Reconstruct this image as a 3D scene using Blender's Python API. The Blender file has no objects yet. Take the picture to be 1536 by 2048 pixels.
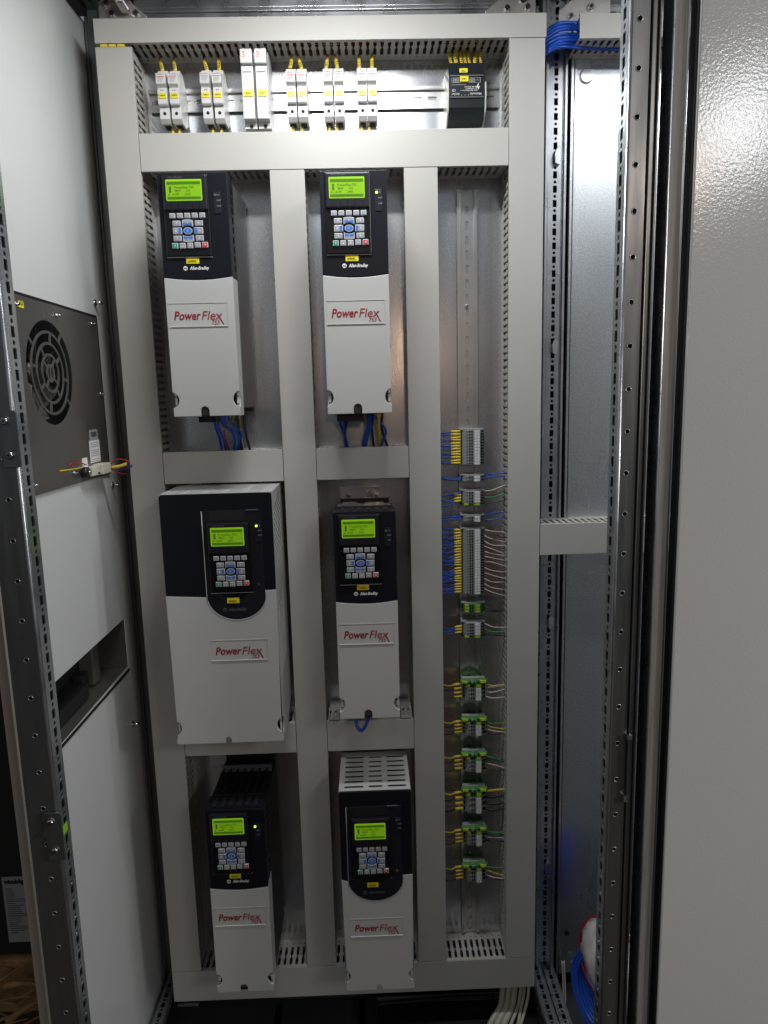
import bpy, bmesh, math, random
from mathutils import Vector, Matrix
random.seed(7)
C = bpy.data.collections.new('cabinet'); S = bpy.context.scene; S.collection.children.link(C)

# ------------------------------------------------------------------ camera
CAM = Vector((0.438165, -1.375523, 1.364281)); FPX = 1400.0
pi_, ya_, ro_ = 0.1618415, 0.0211944, -0.0248272
Fw = Vector((math.sin(ya_)*math.cos(pi_), math.cos(ya_)*math.cos(pi_), -math.sin(pi_)))
r0 = Vector((math.cos(ya_), -math.sin(ya_), 0)); u0 = r0.cross(Fw)
Rt = r0*math.cos(ro_) + u0*math.sin(ro_); Up = u0*math.cos(ro_) - r0*math.sin(ro_)
cd = bpy.data.cameras.new('camera'); cam = bpy.data.objects.new('camera', cd); S.collection.objects.link(cam)
cd.sensor_fit = 'VERTICAL'; cd.sensor_height = 24; cd.lens = 24*FPX/2048; cd.clip_start = .02; cd.clip_end = 60
cam.matrix_world = Matrix(((Rt.x, Up.x, -Fw.x, CAM.x), (Rt.y, Up.y, -Fw.y, CAM.y), (Rt.z, Up.z, -Fw.z, CAM.z), (0, 0, 0, 1)))
S.camera = cam
S.render.resolution_x = 768; S.render.resolution_y = 1024

# ------------------------------------------------------------------ light
w = bpy.data.worlds.new('World'); S.world = w; w.use_nodes = True
nt = w.node_tree; nt.nodes.clear()
out = nt.nodes.new('ShaderNodeOutputWorld'); bg = nt.nodes.new('ShaderNodeBackground')
tc = nt.nodes.new('ShaderNodeTexCoord'); sp = nt.nodes.new('ShaderNodeSeparateXYZ'); cr = nt.nodes.new('ShaderNodeValToRGB')
ma = nt.nodes.new('ShaderNodeMath'); ma.operation = 'MULTIPLY_ADD'; ma.inputs[1].default_value = .5; ma.inputs[2].default_value = .5
nt.links.new(tc.outputs['Generated'], sp.inputs[0]); nt.links.new(sp.outputs[2], ma.inputs[0]); nt.links.new(ma.outputs[0], cr.inputs[0])
e = cr.color_ramp.elements
e[0].position = .44; e[0].color = (.010, .009, .008, 1); e[1].position = 1; e[1].color = (.10, .10, .10, 1)
for p_, c_ in ((.495, .035), (.53, .16), (.57, .215), (.68, .17), (.80, .11)): m_ = e.new(p_); m_.color = (c_*.93, c_, c_*1.08, 1)
nt.links.new(cr.outputs[0], bg.inputs[0]); bg.inputs[1].default_value = 1.0; nt.links.new(bg.outputs[0], out.inputs[0])

def area(name, loc, target, size, power, col, size_y=None):
    l = bpy.data.lights.new(name, 'AREA'); l.energy = power; l.color = col; l.size = size
    if size_y: l.shape = 'RECTANGLE'; l.size_y = size_y
    else: l.shape = 'DISK'
    o = bpy.data.objects.new(name, l); S.collection.objects.link(o); o.location = loc
    d = Vector(target) - Vector(loc); o.rotation_euler = d.to_track_quat('-Z', 'Y').to_euler(); return o
LAMPS = ((.40, -.46, 2.035), (1.10, -.46, 2.035))            # one service lamp under the roof of each bay
for l_, p_ in zip(LAMPS, (4.5, 1.9)):
    area('bay_lamp', l_, (l_[0], l_[1]+.05, l_[2]-.40), .28, p_, (.97, .985, 1), .05)
    area('bay_lamp', (l_[0], l_[1]+.01, l_[2]+.035), (l_[0], 0, l_[2]-.01), .28, p_*.16, (.97, .985, 1), .03)
area('room_lamp', (2.85, -1.70, 1.75), (0, -.2, 1.1), .30, 16, (1, .985, .96))
area('room_lamp', (2.10, -3.0, 2.5), (.8, -.5, 1.2), .36, 6.5, (.97, .985, 1))
area('far_warm_lamp', (.61, -2.9, 1.64), (.5, 0, 1.4), .10, .9, (1, .62, .38))
area('far_warm_lamp', (1.70, -2.9, 2.23), (.8, 0, 1.6), .14, 2.6, (1, .68, .45))
vs = S.view_settings; vs.view_transform = 'Standard'; vs.look = 'None'; vs.exposure = 0.12; vs.gamma = 1; vs.use_curve_mapping = False

# ------------------------------------------------------------------ helpers
def P(u, v, Y):
    d = Fw + Rt*((u-768)/FPX) - Up*((v-1024)/FPX); return CAM + d*((Y-CAM.y)/d.y)
def PX(u, v, X):
    d = Fw + Rt*((u-768)/FPX) - Up*((v-1024)/FPX); return CAM + d*((X-CAM.x)/d.x)
def PZ(u, v, Z):
    d = Fw + Rt*((u-768)/FPX) - Up*((v-1024)/FPX); return CAM + d*((Z-CAM.z)/d.z)

def mat(name, col, rough=.5, metal=0, bump=0, bscale=200, var=0, vscale=8, spec=.5, emit=0, coat=0, alpha=1, trans=0, stretch=None, streak=0, rvar=0):
    m = bpy.data.materials.new(name); m.use_nodes = True; t = m.node_tree; b = t.nodes['Principled BSDF']
    b.inputs['Base Color'].default_value = (*col, 1); b.inputs['Roughness'].default_value = rough; b.inputs['Metallic'].default_value = metal
    b.inputs['Specular IOR Level'].default_value = spec; b.inputs['Coat Weight'].default_value = coat
    b.inputs['Alpha'].default_value = alpha; b.inputs['Transmission Weight'].default_value = trans
    if emit: b.inputs['Emission Color'].default_value = (*col, 1); b.inputs['Emission Strength'].default_value = emit
    tc = t.nodes.new('ShaderNodeTexCoord'); mp = t.nodes.new('ShaderNodeMapping'); t.links.new(tc.outputs['Object'], mp.inputs[0])
    if stretch: mp.inputs['Scale'].default_value = stretch
    if var:
        n = t.nodes.new('ShaderNodeTexNoise'); n.inputs['Scale'].default_value = vscale; n.inputs['Detail'].default_value = 6; t.links.new(mp.outputs[0], n.inputs[0])
        r = t.nodes.new('ShaderNodeMapRange'); r.inputs[1].default_value = .3; r.inputs[2].default_value = .7; r.inputs[3].default_value = 1-var; r.inputs[4].default_value = 1+var; t.links.new(n.outputs[0], r.inputs[0])
        x = t.nodes.new('ShaderNodeVectorMath'); x.operation = 'SCALE'; x.inputs[0].default_value = col; t.links.new(r.outputs[0], x.inputs['Scale']); t.links.new(x.outputs[0], b.inputs['Base Color'])
    if rvar:
        n = t.nodes.new('ShaderNodeTexNoise'); n.inputs['Scale'].default_value = vscale*1.7; n.inputs['Detail'].default_value = 8; t.links.new(mp.outputs[0], n.inputs[0])
        r = t.nodes.new('ShaderNodeMapRange'); r.inputs[1].default_value = .3; r.inputs[2].default_value = .7; r.inputs[3].default_value = rough-rvar; r.inputs[4].default_value = rough+rvar; t.links.new(n.outputs[0], r.inputs[0]); t.links.new(r.outputs[0], b.inputs['Roughness'])
    if bump:
        n = t.nodes.new('ShaderNodeTexNoise'); n.inputs['Scale'].default_value = bscale; n.inputs['Detail'].default_value = 3; t.links.new(mp.outputs[0], n.inputs[0])
        q = t.nodes.new('ShaderNodeBump'); q.inputs['Strength'].default_value = bump; q.inputs['Distance'].default_value = .001; t.links.new(n.outputs[0], q.inputs['Height']); t.links.new(q.outputs[0], b.inputs['Normal'])
    return m

def galv(name, col, rough):
    """zinc coated sheet: faint grain, wiped smears, small roughness changes"""
    m = mat(name, col, rough, .9); t = m.node_tree; b = t.nodes['Principled BSDF']; L = t.links.new
    tc = t.nodes.new('ShaderNodeTexCoord'); mp = t.nodes.new('ShaderNodeMapping'); mp.inputs['Scale'].default_value = (1.6, 1, .35); L(tc.outputs['Object'], mp.inputs[0])
    n = t.nodes.new('ShaderNodeTexNoise'); n.inputs['Scale'].default_value = 7; n.inputs['Detail'].default_value = 7; L(mp.outputs[0], n.inputs[0])
    r = t.nodes.new('ShaderNodeMapRange'); r.inputs[1].default_value = .3; r.inputs[2].default_value = .7; r.inputs[3].default_value = rough-.07; r.inputs[4].default_value = rough+.09
    L(n.outputs[0], r.inputs[0]); L(r.outputs[0], b.inputs['Roughness'])
    g = t.nodes.new('ShaderNodeTexNoise'); g.inputs['Scale'].default_value = 300; g.inputs['Detail'].default_value = 2; L(tc.outputs['Object'], g.inputs[0])
    r2 = t.nodes.new('ShaderNodeMapRange'); r2.inputs[1].default_value = .3; r2.inputs[2].default_value = .7; r2.inputs[3].default_value = .84; r2.inputs[4].default_value = 1.12; L(g.outputs[0], r2.inputs[0])
    x = t.nodes.new('ShaderNodeVectorMath'); x.operation = 'SCALE'; x.inputs[0].default_value = col; L(r2.outputs[0], x.inputs['Scale']); L(x.outputs[0], b.inputs['Base Color'])
    return m

K = dict(
 duct=mat('duct_plastic', (.47, .462, .43), .42, bump=.05, bscale=500, var=.03, vscale=5),
 ductw=mat('duct_wall_plastic', (.46, .445, .41), .5),
 galv=galv('galvanised_sheet', (.62, .64, .665), .235),
 zinc=mat('zinc_profile', (.50, .52, .55), .30, .9, bump=.06, bscale=120, var=.12, vscale=14, rvar=.08),
 zincd=mat('dark_zinc_profile', (.21, .22, .225), .36, .8, var=.12, vscale=10, rvar=.08, stretch=(6, 6, .5)),
 brush=mat('brushed_steel', (.30, .297, .285), .5, .15, var=.22, vscale=40, stretch=(9, 9, .25), bump=.1, bscale=300),
 cast=mat('cast_bracket', (.62, .60, .57), .38, .75, bump=.25, bscale=90, var=.1, vscale=30),
 rail=mat('din_rail_zinc', (.62, .62, .61), .28, .9, bump=.05, bscale=90, var=.06, vscale=20),
 bolt=mat('bolt_steel', (.75, .76, .78), .18, 1),
 hole=mat('hole_shade_black', (.006, .006, .007), .7),  # near-black paint standing in for the shade inside holes, slots and recesses
 wall=mat('painted_wall', (.60, .615, .61), .30, coat=.12, bump=.12, bscale=380, var=.02, vscale=3),
 door=mat('painted_door', (.64, .66, .665), .14, spec=.7, bump=.18, bscale=300, var=.02, vscale=3),
 stain=mat('fan_cover_steel', (.25, .245, .235), .32, .75, bump=.05, bscale=300, var=.08, vscale=6, rvar=.05),
 white=mat('drive_white', (.49, .495, .48), .42, bump=.04, bscale=900, var=.015, vscale=6),
 black=mat('drive_black', (.007, .008, .013), .36, spec=.3, bump=.08, bscale=900),
 bezel=mat('bezel_black', (.012, .012, .018), .38, spec=.35),
 pad=mat('keypad_black', (.006, .006, .007), .25),
 chas=mat('chassis_grey', (.11, .11, .115), .45, .2, var=.06, vscale=12),
 chasd=mat('chassis_black', (.015, .015, .016), .38, bump=.05, bscale=300),
 clear=mat('clear_cover', (.16, .17, .17), .12, spec=.8, alpha=.5),
 key=mat('key_grey', (.50, .51, .53), .4),
 keyf=mat('key_face', (.30, .31, .335), .45),
 blue=mat('key_blue', (.05, .17, .55), .35),
 green=mat('key_green', (.02, .30, .17), .4),
 red=mat('key_red', (.55, .03, .05), .4),
 wht=mat('print_white', (.78, .78, .78), .5),
 dimw=mat('print_dim', (.09, .09, .10), .4),
 lcd=mat('lcd_lit', (.16, .34, .006), .3, emit=.45),
 lcdb=mat('lcd_rim', (.20, .42, .01), .3, emit=.5),
 lcdd=mat('lcd_band', (.05, .14, .004), .3, emit=.4),
 lcdt=mat('lcd_ink', (.05, .12, .008), .4, emit=.22),
 led=mat('led_green', (.45, .9, .05), .3, emit=1.5),
 tag=mat('tag_yellow', (.80, .70, .015), .38),
 tagw=mat('ferrule_yellow', (.80, .60, .07), .42),
 ink=mat('print_black', (.015, .015, .015), .6),
 inkr=mat('logo_red', (.26, .012, .025), .4), inkp=mat('logo_pink', (.42, .20, .20), .4),
 rline=mat('stripe_red', (.75, .10, .08), .4),
 fus=mat('fuse_white', (.66, .66, .65), .38),
 fusg=mat('print_and_shade_grey', (.42, .42, .40), .5),  # grey of fuse print lines and of the shade painted on name-plate edges
 relay=mat('relay_black', (.016, .019, .022), .3),
 rside=mat('relay_beige', (.58, .60, .54), .4),
 wblue=mat('wire_blue', (.012, .085, .52), .33), wblack=mat('wire_black', (.012, .012, .013), .35),
 wred=mat('wire_red', (.42, .015, .03), .35), wyel=mat('wire_yellow_green', (.62, .48, .02), .35),
 wwht=mat('wire_white', (.60, .52, .48), .4), wgrn=mat('wire_green', (.03, .26, .05), .4), wbrn=mat('wire_brown', (.12, .045, .03), .4),
 wbei=mat('cable_beige', (.52, .50, .40), .42),
 term=mat('terminal_grey', (.34, .35, .36), .45), tgrn=mat('terminal_green', (.07, .27, .045), .42, var=.55, vscale=160), tgy=mat('terminal_yellow', (.45, .55, .05), .42, var=.4, vscale=220),
 mark=mat('marker_white', (.70, .71, .70), .4),
 gask=mat('black_gasket', (.008, .008, .008), .6),
 conn=mat('connector_beige', (.58, .58, .48), .45),
 beige=mat('beige_panel_edge', (.42, .38, .33), .5),
 paper=mat('paper_sheet', (.34, .34, .34), .6),
 straw=mat('dry_wood', (.34, .19, .07), .7, var=.4, vscale=30), soil=mat('brown_floor', (.05, .028, .014), .85, var=.6, vscale=14, bump=1, bscale=30),
 darkp=mat('dark_panel', (.02, .018, .016), .6), pan=mat('floor_pan_metal', (.10, .105, .115), .36, .7, var=.15, vscale=9),
 film=mat('plastic_bag', (.72, .68, .66), .18, coat=.4, bump=1.0, bscale=60, var=.3, vscale=22),
 gpen=mat('green_marker', (.25, .5, .02), .5),
)

def frame(O, U, V): return (Vector(O), Vector(U), Vector(V), Vector(U).cross(Vector(V)))
FR = lambda x=0, y=0, z=0: frame((x, y, z), (1, 0, 0), (0, 0, 1))     # facing -Y : n = -Y

class MB:
    def __init__(s): s.v = []; s.f = []; s.m = []; s.ms = []; s.sm = []
    def mi(s, m):
        m = K[m]
        if m not in s.ms: s.ms.append(m)
        return s.ms.index(m)
    def add(s, vs, fs, m, smooth=False):
        o = len(s.v); s.v += [tuple(x) for x in vs]; k = s.mi(m)
        for f in fs: s.f.append([i+o for i in f]); s.m.append(k); s.sm.append(smooth)
        return s
    def box(s, x0, x1, y0, y1, z0, z1, m, bev=0):
        x0, x1 = sorted((x0, x1)); y0, y1 = sorted((y0, y1)); z0, z1 = sorted((z0, z1))
        if not bev:
            vs = [(x, y, z) for x in (x0, x1) for y in (y0, y1) for z in (z0, z1)]
            return s.add(vs, [(0, 1, 3, 2), (4, 6, 7, 5), (0, 4, 5, 1), (2, 3, 7, 6), (0, 2, 6, 4), (1, 5, 7, 3)], m)
        bm = bmesh.new(); bmesh.ops.create_cube(bm, size=1)
        for v in bm.verts: v.co = Vector(((x0+x1)/2+v.co.x*(x1-x0), (y0+y1)/2+v.co.y*(y1-y0), (z0+z1)/2+v.co.z*(z1-z0)))
        bmesh.ops.bevel(bm, geom=bm.edges[:]+bm.verts[:], offset=min(bev, .45*min(x1-x0, y1-y0, z1-z0)), segments=2, affect='EDGES', profile=.6)
        bm.verts.index_update(); s.add([v.co.copy() for v in bm.verts], [[v.index for v in f.verts] for f in bm.faces], m, False); bm.free(); return s
    def prism(s, poly, fr, d, m, smooth=False):
        """convex or simple polygon extruded by d along the frame normal"""
        O, U, V, N = fr; n = len(poly)
        a = [O+U*p[0]+V*p[1] for p in poly]; b = [q+N*d for q in a]
        o = len(s.v); s.add(a+b, [list(range(n))[::-1], list(range(n, 2*n))], m)
        s.add([], [], m); k = s.mi(m)
        for i in range(n):
            j = (i+1) % n; s.f.append([o+i, o+j, o+n+j, o+n+i]); s.m.append(k); s.sm.append(smooth)
        return s
    def disc(s, c, N, r, h, m, n=14, r2=None):
        N = Vector(N).normalized(); U = N.orthogonal().normalized(); V = N.cross(U); c = Vector(c); r2 = r if r2 is None else r2
        a = [c+(U*math.cos(t)+V*math.sin(t))*r for t in [i*2*math.pi/n for i in range(n)]]
        b = [c+N*h+(U*math.cos(t)+V*math.sin(t))*r2 for t in [i*2*math.pi/n for i in range(n)]]
        o = len(s.v); s.add(a+b, [list(range(n))[::-1], list(range(n, 2*n))], m); k = s.mi(m)
        for i in range(n): j = (i+1) % n; s.f.append([o+i, o+j, o+n+j, o+n+i]); s.m.append(k); s.sm.append(True)
        return s
    def ring(s, c, N, R, r, m, n=28, k=6):
        N = Vector(N).normalized(); U = N.orthogonal().normalized(); V = N.cross(U); c = Vector(c); vs = []; fs = []
        for i in range(n):
            t = i*2*math.pi/n; d = U*math.cos(t)+V*math.sin(t)
            for j in range(k):
                q = j*2*math.pi/k; vs.append(c+d*(R+r*math.cos(q))+N*(r*math.sin(q)))
        for i in range(n):
            for j in range(k): fs.append((i*k+j, ((i+1) % n)*k+j, ((i+1) % n)*k+(j+1) % k, i*k+(j+1) % k))
        return s.add(vs, fs, m, True)
    def tube(s, pts, r, m, n=8, res=5, taper=None):
        pts = [Vector(p) for p in pts]; q = []
        ext = [pts[0]*2-pts[1]]+pts+[pts[-1]*2-pts[-2]]
        for i in range(1, len(ext)-2):
            a, b, c, d = ext[i-1:i+3]
            st = res if len(pts) > 2 else 1
            for k in range(st):
                t = k/st; q.append(.5*((2*b)+(c-a)*t+(2*a-5*b+4*c-d)*t*t+(3*b-a-3*c+d)*t**3))
        q.append(pts[-1]); T0 = (q[1]-q[0]).normalized(); U = T0.orthogonal().normalized(); vs = []; fs = []
        for i, p in enumerate(q):
            T = (q[min(i+1, len(q)-1)]-q[max(i-1, 0)]).normalized(); U = (U-T*U.dot(T)).normalized(); V = T.cross(U); rr = r if not taper else r+(taper-r)*i/(len(q)-1)
            vs += [p+(U*math.cos(j*2*math.pi/n)+V*math.sin(j*2*math.pi/n))*rr for j in range(n)]
        L = len(q)
        for i in range(L-1):
            for j in range(n): fs.append((i*n+j, i*n+(j+1) % n, (i+1)*n+(j+1) % n, (i+1)*n+j))
        s.add(vs, fs, m, True); o = len(s.v)-len(vs); k = s.mi(m)
        s.f += [[o+j for j in range(n)][::-1], [o+(L-1)*n+j for j in range(n)]]; s.m += [k, k]; s.sm += [False, False]
        return s
    def plate(s, outer, holes, fr, d, m, bev=0):
        """flat outline with holes, thickness d, standing on the frame plane along its normal"""
        if len(outer) == 4 and len(holes) > 24:      # long strips are filled in lengths
            x0, x1, y0, y1 = min(p[0] for p in outer), max(p[0] for p in outer), min(p[1] for p in outer), max(p[1] for p in outer)
            ax = 0 if x1-x0 > y1-y0 else 1; lo, hi = (x0, x1) if ax == 0 else (y0, y1)
            iv = sorted((min(p[ax] for p in h), max(p[ax] for p in h), i) for i, h in enumerate(holes)); cuts = [lo]; top_ = iv[0][1]; cnt = 0
            grp = [[]]
            for a_, b_, i in iv:
                if cnt >= 16 and a_ > top_+1e-5: cuts.append((a_+top_)/2); grp.append([]); cnt = 0
                grp[-1].append(holes[i]); cnt += 1; top_ = max(top_, b_)
            cuts.append(hi)
            for k in range(len(grp)):
                o_ = rect(cuts[k], cuts[k+1], y0, y1) if ax == 0 else rect(x0, x1, cuts[k], cuts[k+1])
                s.plate(o_, grp[k], fr, d, m, 0)
            return s
        cu = bpy.data.curves.new('c', 'CURVE'); cu.dimensions = '2D'; cu.fill_mode = 'BOTH'; cu.extrude = d/2-bev; cu.bevel_depth = bev; cu.bevel_resolution = 1; cu.offset = -bev
        for lp in [outer]+holes:
            sp_ = cu.splines.new('POLY'); sp_.points.add(len(lp)-1); sp_.use_cyclic_u = True
            for i, p in enumerate(lp): sp_.points[i].co = (p[0], p[1], 0, 1)
        return s._curve(cu, fr, d/2, m)
    def _curve(s, cu, fr, off, m):
        o = bpy.data.objects.new('t', cu); S.collection.objects.link(o)
        me = bpy.data.meshes.new_from_object(o.evaluated_get(bpy.context.evaluated_depsgraph_get())); O, U, V, N = fr
        s.add([O+U*v.co.x+V*v.co.y+N*(v.co.z+off) for v in me.vertices], [list(p.vertices) for p in me.polygons], m)
        bpy.data.objects.remove(o); bpy.data.curves.remove(cu); bpy.data.meshes.remove(me); return s
    def text(s, txt, size, fr, m, x=0, y=0, shear=0, bold=0, width=None, align='LEFT', res=2, d=.0002, sy=1, ang=0, off=0):
        cu = bpy.data.curves.new('t', 'FONT'); cu.body = txt; cu.size = size; cu.shear = shear; cu.offset = bold; cu.extrude = d; cu.resolution_u = res; cu.align_x = align
        o = bpy.data.objects.new('t', cu); S.collection.objects.link(o); dg = bpy.context.evaluated_depsgraph_get()
        me = bpy.data.meshes.new_from_object(o.evaluated_get(dg)); O, U, V, N = fr
        if len(me.vertices):
            xs = [v.co.x for v in me.vertices]; w_ = max(xs)-min(xs); k = width/w_ if width else 1; x0_ = min(xs) if width else 0
            ca, sa = math.cos(ang), math.sin(ang); pts = []
            for v in me.vertices:
                a, b = (v.co.x-x0_)*k, v.co.y*sy
                pts.append(O+U*(x+a*ca-b*sa)+V*(y+a*sa+b*ca)+N*(v.co.z+d+off))
            s.add(pts, [list(p.vertices) for p in me.polygons], m)
        bpy.data.objects.remove(o); bpy.data.curves.remove(cu); bpy.data.meshes.remove(me); return s
    def build(s, name, parent=None, label=None):
        me = bpy.data.meshes.new(name); me.from_pydata(s.v, [], s.f); me.polygons.foreach_set('material_index', s.m); me.polygons.foreach_set('use_smooth', s.sm)
        for m in s.ms: me.materials.append(m)
        me.update(); bm = bmesh.new(); bm.from_mesh(me); bmesh.ops.recalc_face_normals(bm, faces=bm.faces[:]); bm.to_mesh(me); bm.free()
        o = bpy.data.objects.new(name, me); C.objects.link(o)
        if parent: o.parent = parent
        if label: o['label'] = label
        return o

def thing(name, label, cat, loc=(0, 0, 0), group=None):
    o = bpy.data.objects.new(name, None); C.objects.link(o); o.location = loc; o['label'] = label; o['category'] = cat
    o.empty_display_size = .05
    if group: o['group'] = group
    return o
def tag(o, label=None, cat=None, group=None, kind=None):
    if label: o['label'] = label
    if cat: o['category'] = cat
    if group: o['group'] = group
    if kind: o['kind'] = kind
    return o
def put(o, root): pass
def kids(o): return [c for c in bpy.data.objects if c.parent == o]
def copy_tree(o, parent=None):
    c = o.copy(); C.objects.link(c); c.parent = parent
    for ch in kids_map.get(o.name, []): copy_tree(ch, c)
    return c
kids_map = {}
def index_kids():
    kids_map.clear()
    for o in C.objects:
        if o.parent: kids_map.setdefault(o.parent.name, []).append(o)
rect = lambda x0, x1, y0, y1: [(x0, y0), (x1, y0), (x1, y1), (x0, y1)]
def rrect(x0, x1, y0, y1, r, n=3):
    L = []
    for cx, cy, a in ((x1-r, y1-r, 0), (x0+r, y1-r, 90), (x0+r, y0+r, 180), (x1-r, y0+r, 270)):
        for i in range(n+1): t = math.radians(a+90*i/n); L.append((cx+r*math.cos(t), cy+r*math.sin(t)))
    return L
circ = lambda cx, cy, r, n=10, ry=None: [(cx+r*math.cos(i*2*math.pi/n), cy+(ry or r)*math.sin(i*2*math.pi/n)) for i in range(n)]

# ------------------------------------------------------------------ setting
g = MB().box(-6, 6, -6, 6, -.02, 0, 'soil').build('ground'); tag(g, kind='structure')

# mounting plates
def mounting_plate(x0, x1, label):
    t = thing('mounting_plate', label, 'mounting plate', ((x0+x1)/2, 0, .1), 'galvanised mounting plates'); L = t.location
    b = MB().box(x0-L.x, x1-L.x, 0, .003, -.02, 1.95, 'galv'); b.build('sheet', t)
    b = MB().box(x0-L.x, x0+.004-L.x, -.009, -.0002, -.02, 1.95, 'galv'); b.box(x0+.008-L.x, x0+.011-L.x, -.004, -.0002, -.02, 1.95, 'galv').build('folded_edge', t)
    return t
mp1 = mounting_plate(-.002, .768, 'large galvanised mounting plate behind the six drives')
mp2 = mounting_plate(.826, 1.62, 'shiny galvanised mounting plate in the next bay behind the blue cable coil')
m = MB(); 
for z in (.18, ): m.disc((.012-.0, -.0012, z-.1+0.0), (0, -1, 0), .0055, .0006, 'hole')
o = m.build('bolt_hole', mp2); o.location = (.838-mp2.location.x, 0, 0)
m = MB().disc((.855-mp2.location.x, -.0005, 1.832), (0, -1, 0), .013, .004, 'bolt', r2=.011).build('corner_bolt', mp2)
m = MB()
for (u, v) in ((505, 846),): pass

# ------------------------------------------------------------------ perforated profiles
def strip_holes(L, start=.0125, pitch=.025, cx=0, hw=.0036, hh=.0062, r=.0028, skew=0):
    H = []; z = start
    while z < L-.012:
        H.append(rect(cx-hw, cx+hw, z-hh, z+hh))
        if z+.0125 < L-.006: H.append(circ(cx, z+.0125, r, 8))
        z += pitch
    return H
def back_post():
    t = thing('frame_post', 'perforated zinc frame post at the back between the two bays', 'frame post', (.7985, 0, 0), 'vertical cabinet frame posts')
    m = MB().plate(rect(-.012, .012, 0, 2.02), strip_holes(2.02), FR(0, -.006, .10), .002, 'zinc'); m.build('perforated_strip', t)
    m = MB()
    for x0, x1, y0, y1 in ((-.026, -.0205, -.008, .03), (-.020, -.0145, -.013, .02), (-.0140, -.0122, -.010, .02), (.0122, .0140, -.010, .02), (.0145, .0195, -.014, .02)):
        m.box(x0, x1, y0, y1, .10, 2.12, 'zinc', .001)
    m.build('profile_ridge', t)
    MB().box(-.0118, .0118, .012, .016, .10, 2.12, 'hole').build('profile_dark_fill', t)  # near-black sheet painted in for the shade behind the strip holes
    for z in (1.792, 1.452, .905, .353):
        MB().prism([(-.004, -.012), (.004, -.014), (.005, .0), (.0045, .012), (-.002, .013), (-.005, .004)], FR(.002, -.008, z), .010, 'bolt').build('hook_clip', t)
    return t
back_post()

def front_post(x, sgn, label, X0, X1):
    """front post: dark face towards the viewer, perforated flange towards the inside (sgn = side the flange faces)"""
    t = thing('frame_post', label, 'frame post', (x, -.54, 0), 'vertical cabinet frame posts')
    fr = frame((0, 0, .02), (0, 1, 0), (0, 0, 1)) if sgn > 0 else frame((0, 0, .02), (0, 1, 0), (0, 0, 1))
    N = fr[3]
    ph = -(.0065) if sgn > 0 else -.0025
    m = MB().plate(rect(.003, .029, 0, 2.1), strip_holes(2.1, start=.0125+ph+.025, cx=.0165, hw=.0042, hh=.0064, r=.0031), fr, .0015, 'zinc'); m.build('perforated_flange', t)
    inw = -sgn
    m = MB().box(inw*.0075, inw*.009, .003, .029, .02, 2.12, 'zincd'); m.build('flange_backing', t)
    # rounded nose + face
    m = MB(); hs = []
    z = .047
    a, b = sorted((X0-x, X1-x))
    zz = .035+ (0 if sgn > 0 else .012)
    holes = []
    cx = (a+b)/2 + (.003 if sgn > 0 else -.001)
    while zz < 2.05:
        holes.append(circ(cx, zz, .0026, 10)); zz += .05
    m.plate(rect(a+.0015, b-.0015, 0, 2.1), holes, FR(0, .0015, .02), .0015, 'zincd')
    for h in holes:
        cz = sum(p[1] for p in h)/len(h)+.02
        m.ring((cx, -.0002, cz), (0, 1, 0), .0031, .0006, 'zinc', n=12, k=5)
    m.build('front_face', t)
    m = MB().box(a+.003, b-.003, .006, .0075, .02, 2.12, 'hole'); m.build('face_dark_fill', t)  # near-black sheet, shade of the hollow post put into its colour
    m = MB()
    xe = -inw*.0005
    m.tube([(inw*.0022, .0022, .02), (inw*.0022, .0022, 2.12)], .0026, 'zinc', n=12); m.build('rounded_nose', t)
    m = MB().box(a+.002, b-.002, .028, .0295, .02, 2.12, 'zincd'); m.build('back_web', t)
    return t
XL = .0262
fl = front_post(XL, 1, 'dark front post with perforated inner flange on the far left', -.0135, XL)
XR = .7385
frp = front_post(XR, -1, 'dark front post with perforated flange in front of the right bay', XR, .7625)
# extra ridges of the right front post and the gap
m = MB(); 
for a, b, y0, y1 in ((.7628, .7640, -.003, .02), (.7645, .7715, .004, .03), (.7718, .7740, .0, .03)):
    m.box(a-XR, b-XR, y0, y1, .02, 2.12, 'zincd', .0006)
m.build('side_ridge', frp)
MB().box(.7745-XR, .7825-XR, .022, .026, .02, 2.12, 'gask').build('gap_shade', frp)  # black strip put in for the shade of the gap between the posts
m = MB().box(.7615-XR, .7628-XR, -.006, .002, .84, .93, 'zincd').box(.7600-XR, .7660-XR, -.007, .0, .925, .93, 'zinc').box(.758-XR, .764-XR, -.006, 0, .838, .845, 'zinc').build('clip', frp)

# second bay: front post with fine holes
t = thing('frame_post', 'brushed steel front post next to the big grey door', 'frame post', (.783, -.55, 0), 'vertical cabinet frame posts')
hs = []; z = .03
while z < 2.08: hs.append(circ(.022, z, .0013, 8, .003)); z += .0273
MB().plate(rect(.001, .030, 0, 2.12), hs, frame((0, 0, 0), (0, 1, 0), (0, 0, 1)), .0015, 'zinc').build('perforated_flange', t)
MB().box(.003, .0045, .002, .03, 0, 2.12, 'hole').build('flange_backing', t)  # near-black backing painted in for the shade behind the fine holes
MB().box(.0012, .0155, 0, .02, 0, 2.12, 'brush', .0008).box(.0157, .0185, .0015, .02, 0, 2.12, 'zincd', .0006).build('front_face', t)
MB().box(-.0004, .0016, -.0008, .0012, 0, 2.12, 'zinc', .0008).build('bright_edge', t)

# big painted door of the second bay
t = thing('cabinet_door', 'large smooth grey painted door filling the right edge', 'door', (.8045, -.5555, 0))
m = MB().box(.0035, .80, -.004, .0, .0, 2.12, 'door', .002); m.build('door_panel', t)
MB().box(.0035, .02, .0002, .018, 0, 2.12, 'door', .001).build('door_flange', t)
MB().box(.0012, .0033, -.001, .016, 0, 2.12, 'gask').build('gasket', t)

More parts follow.
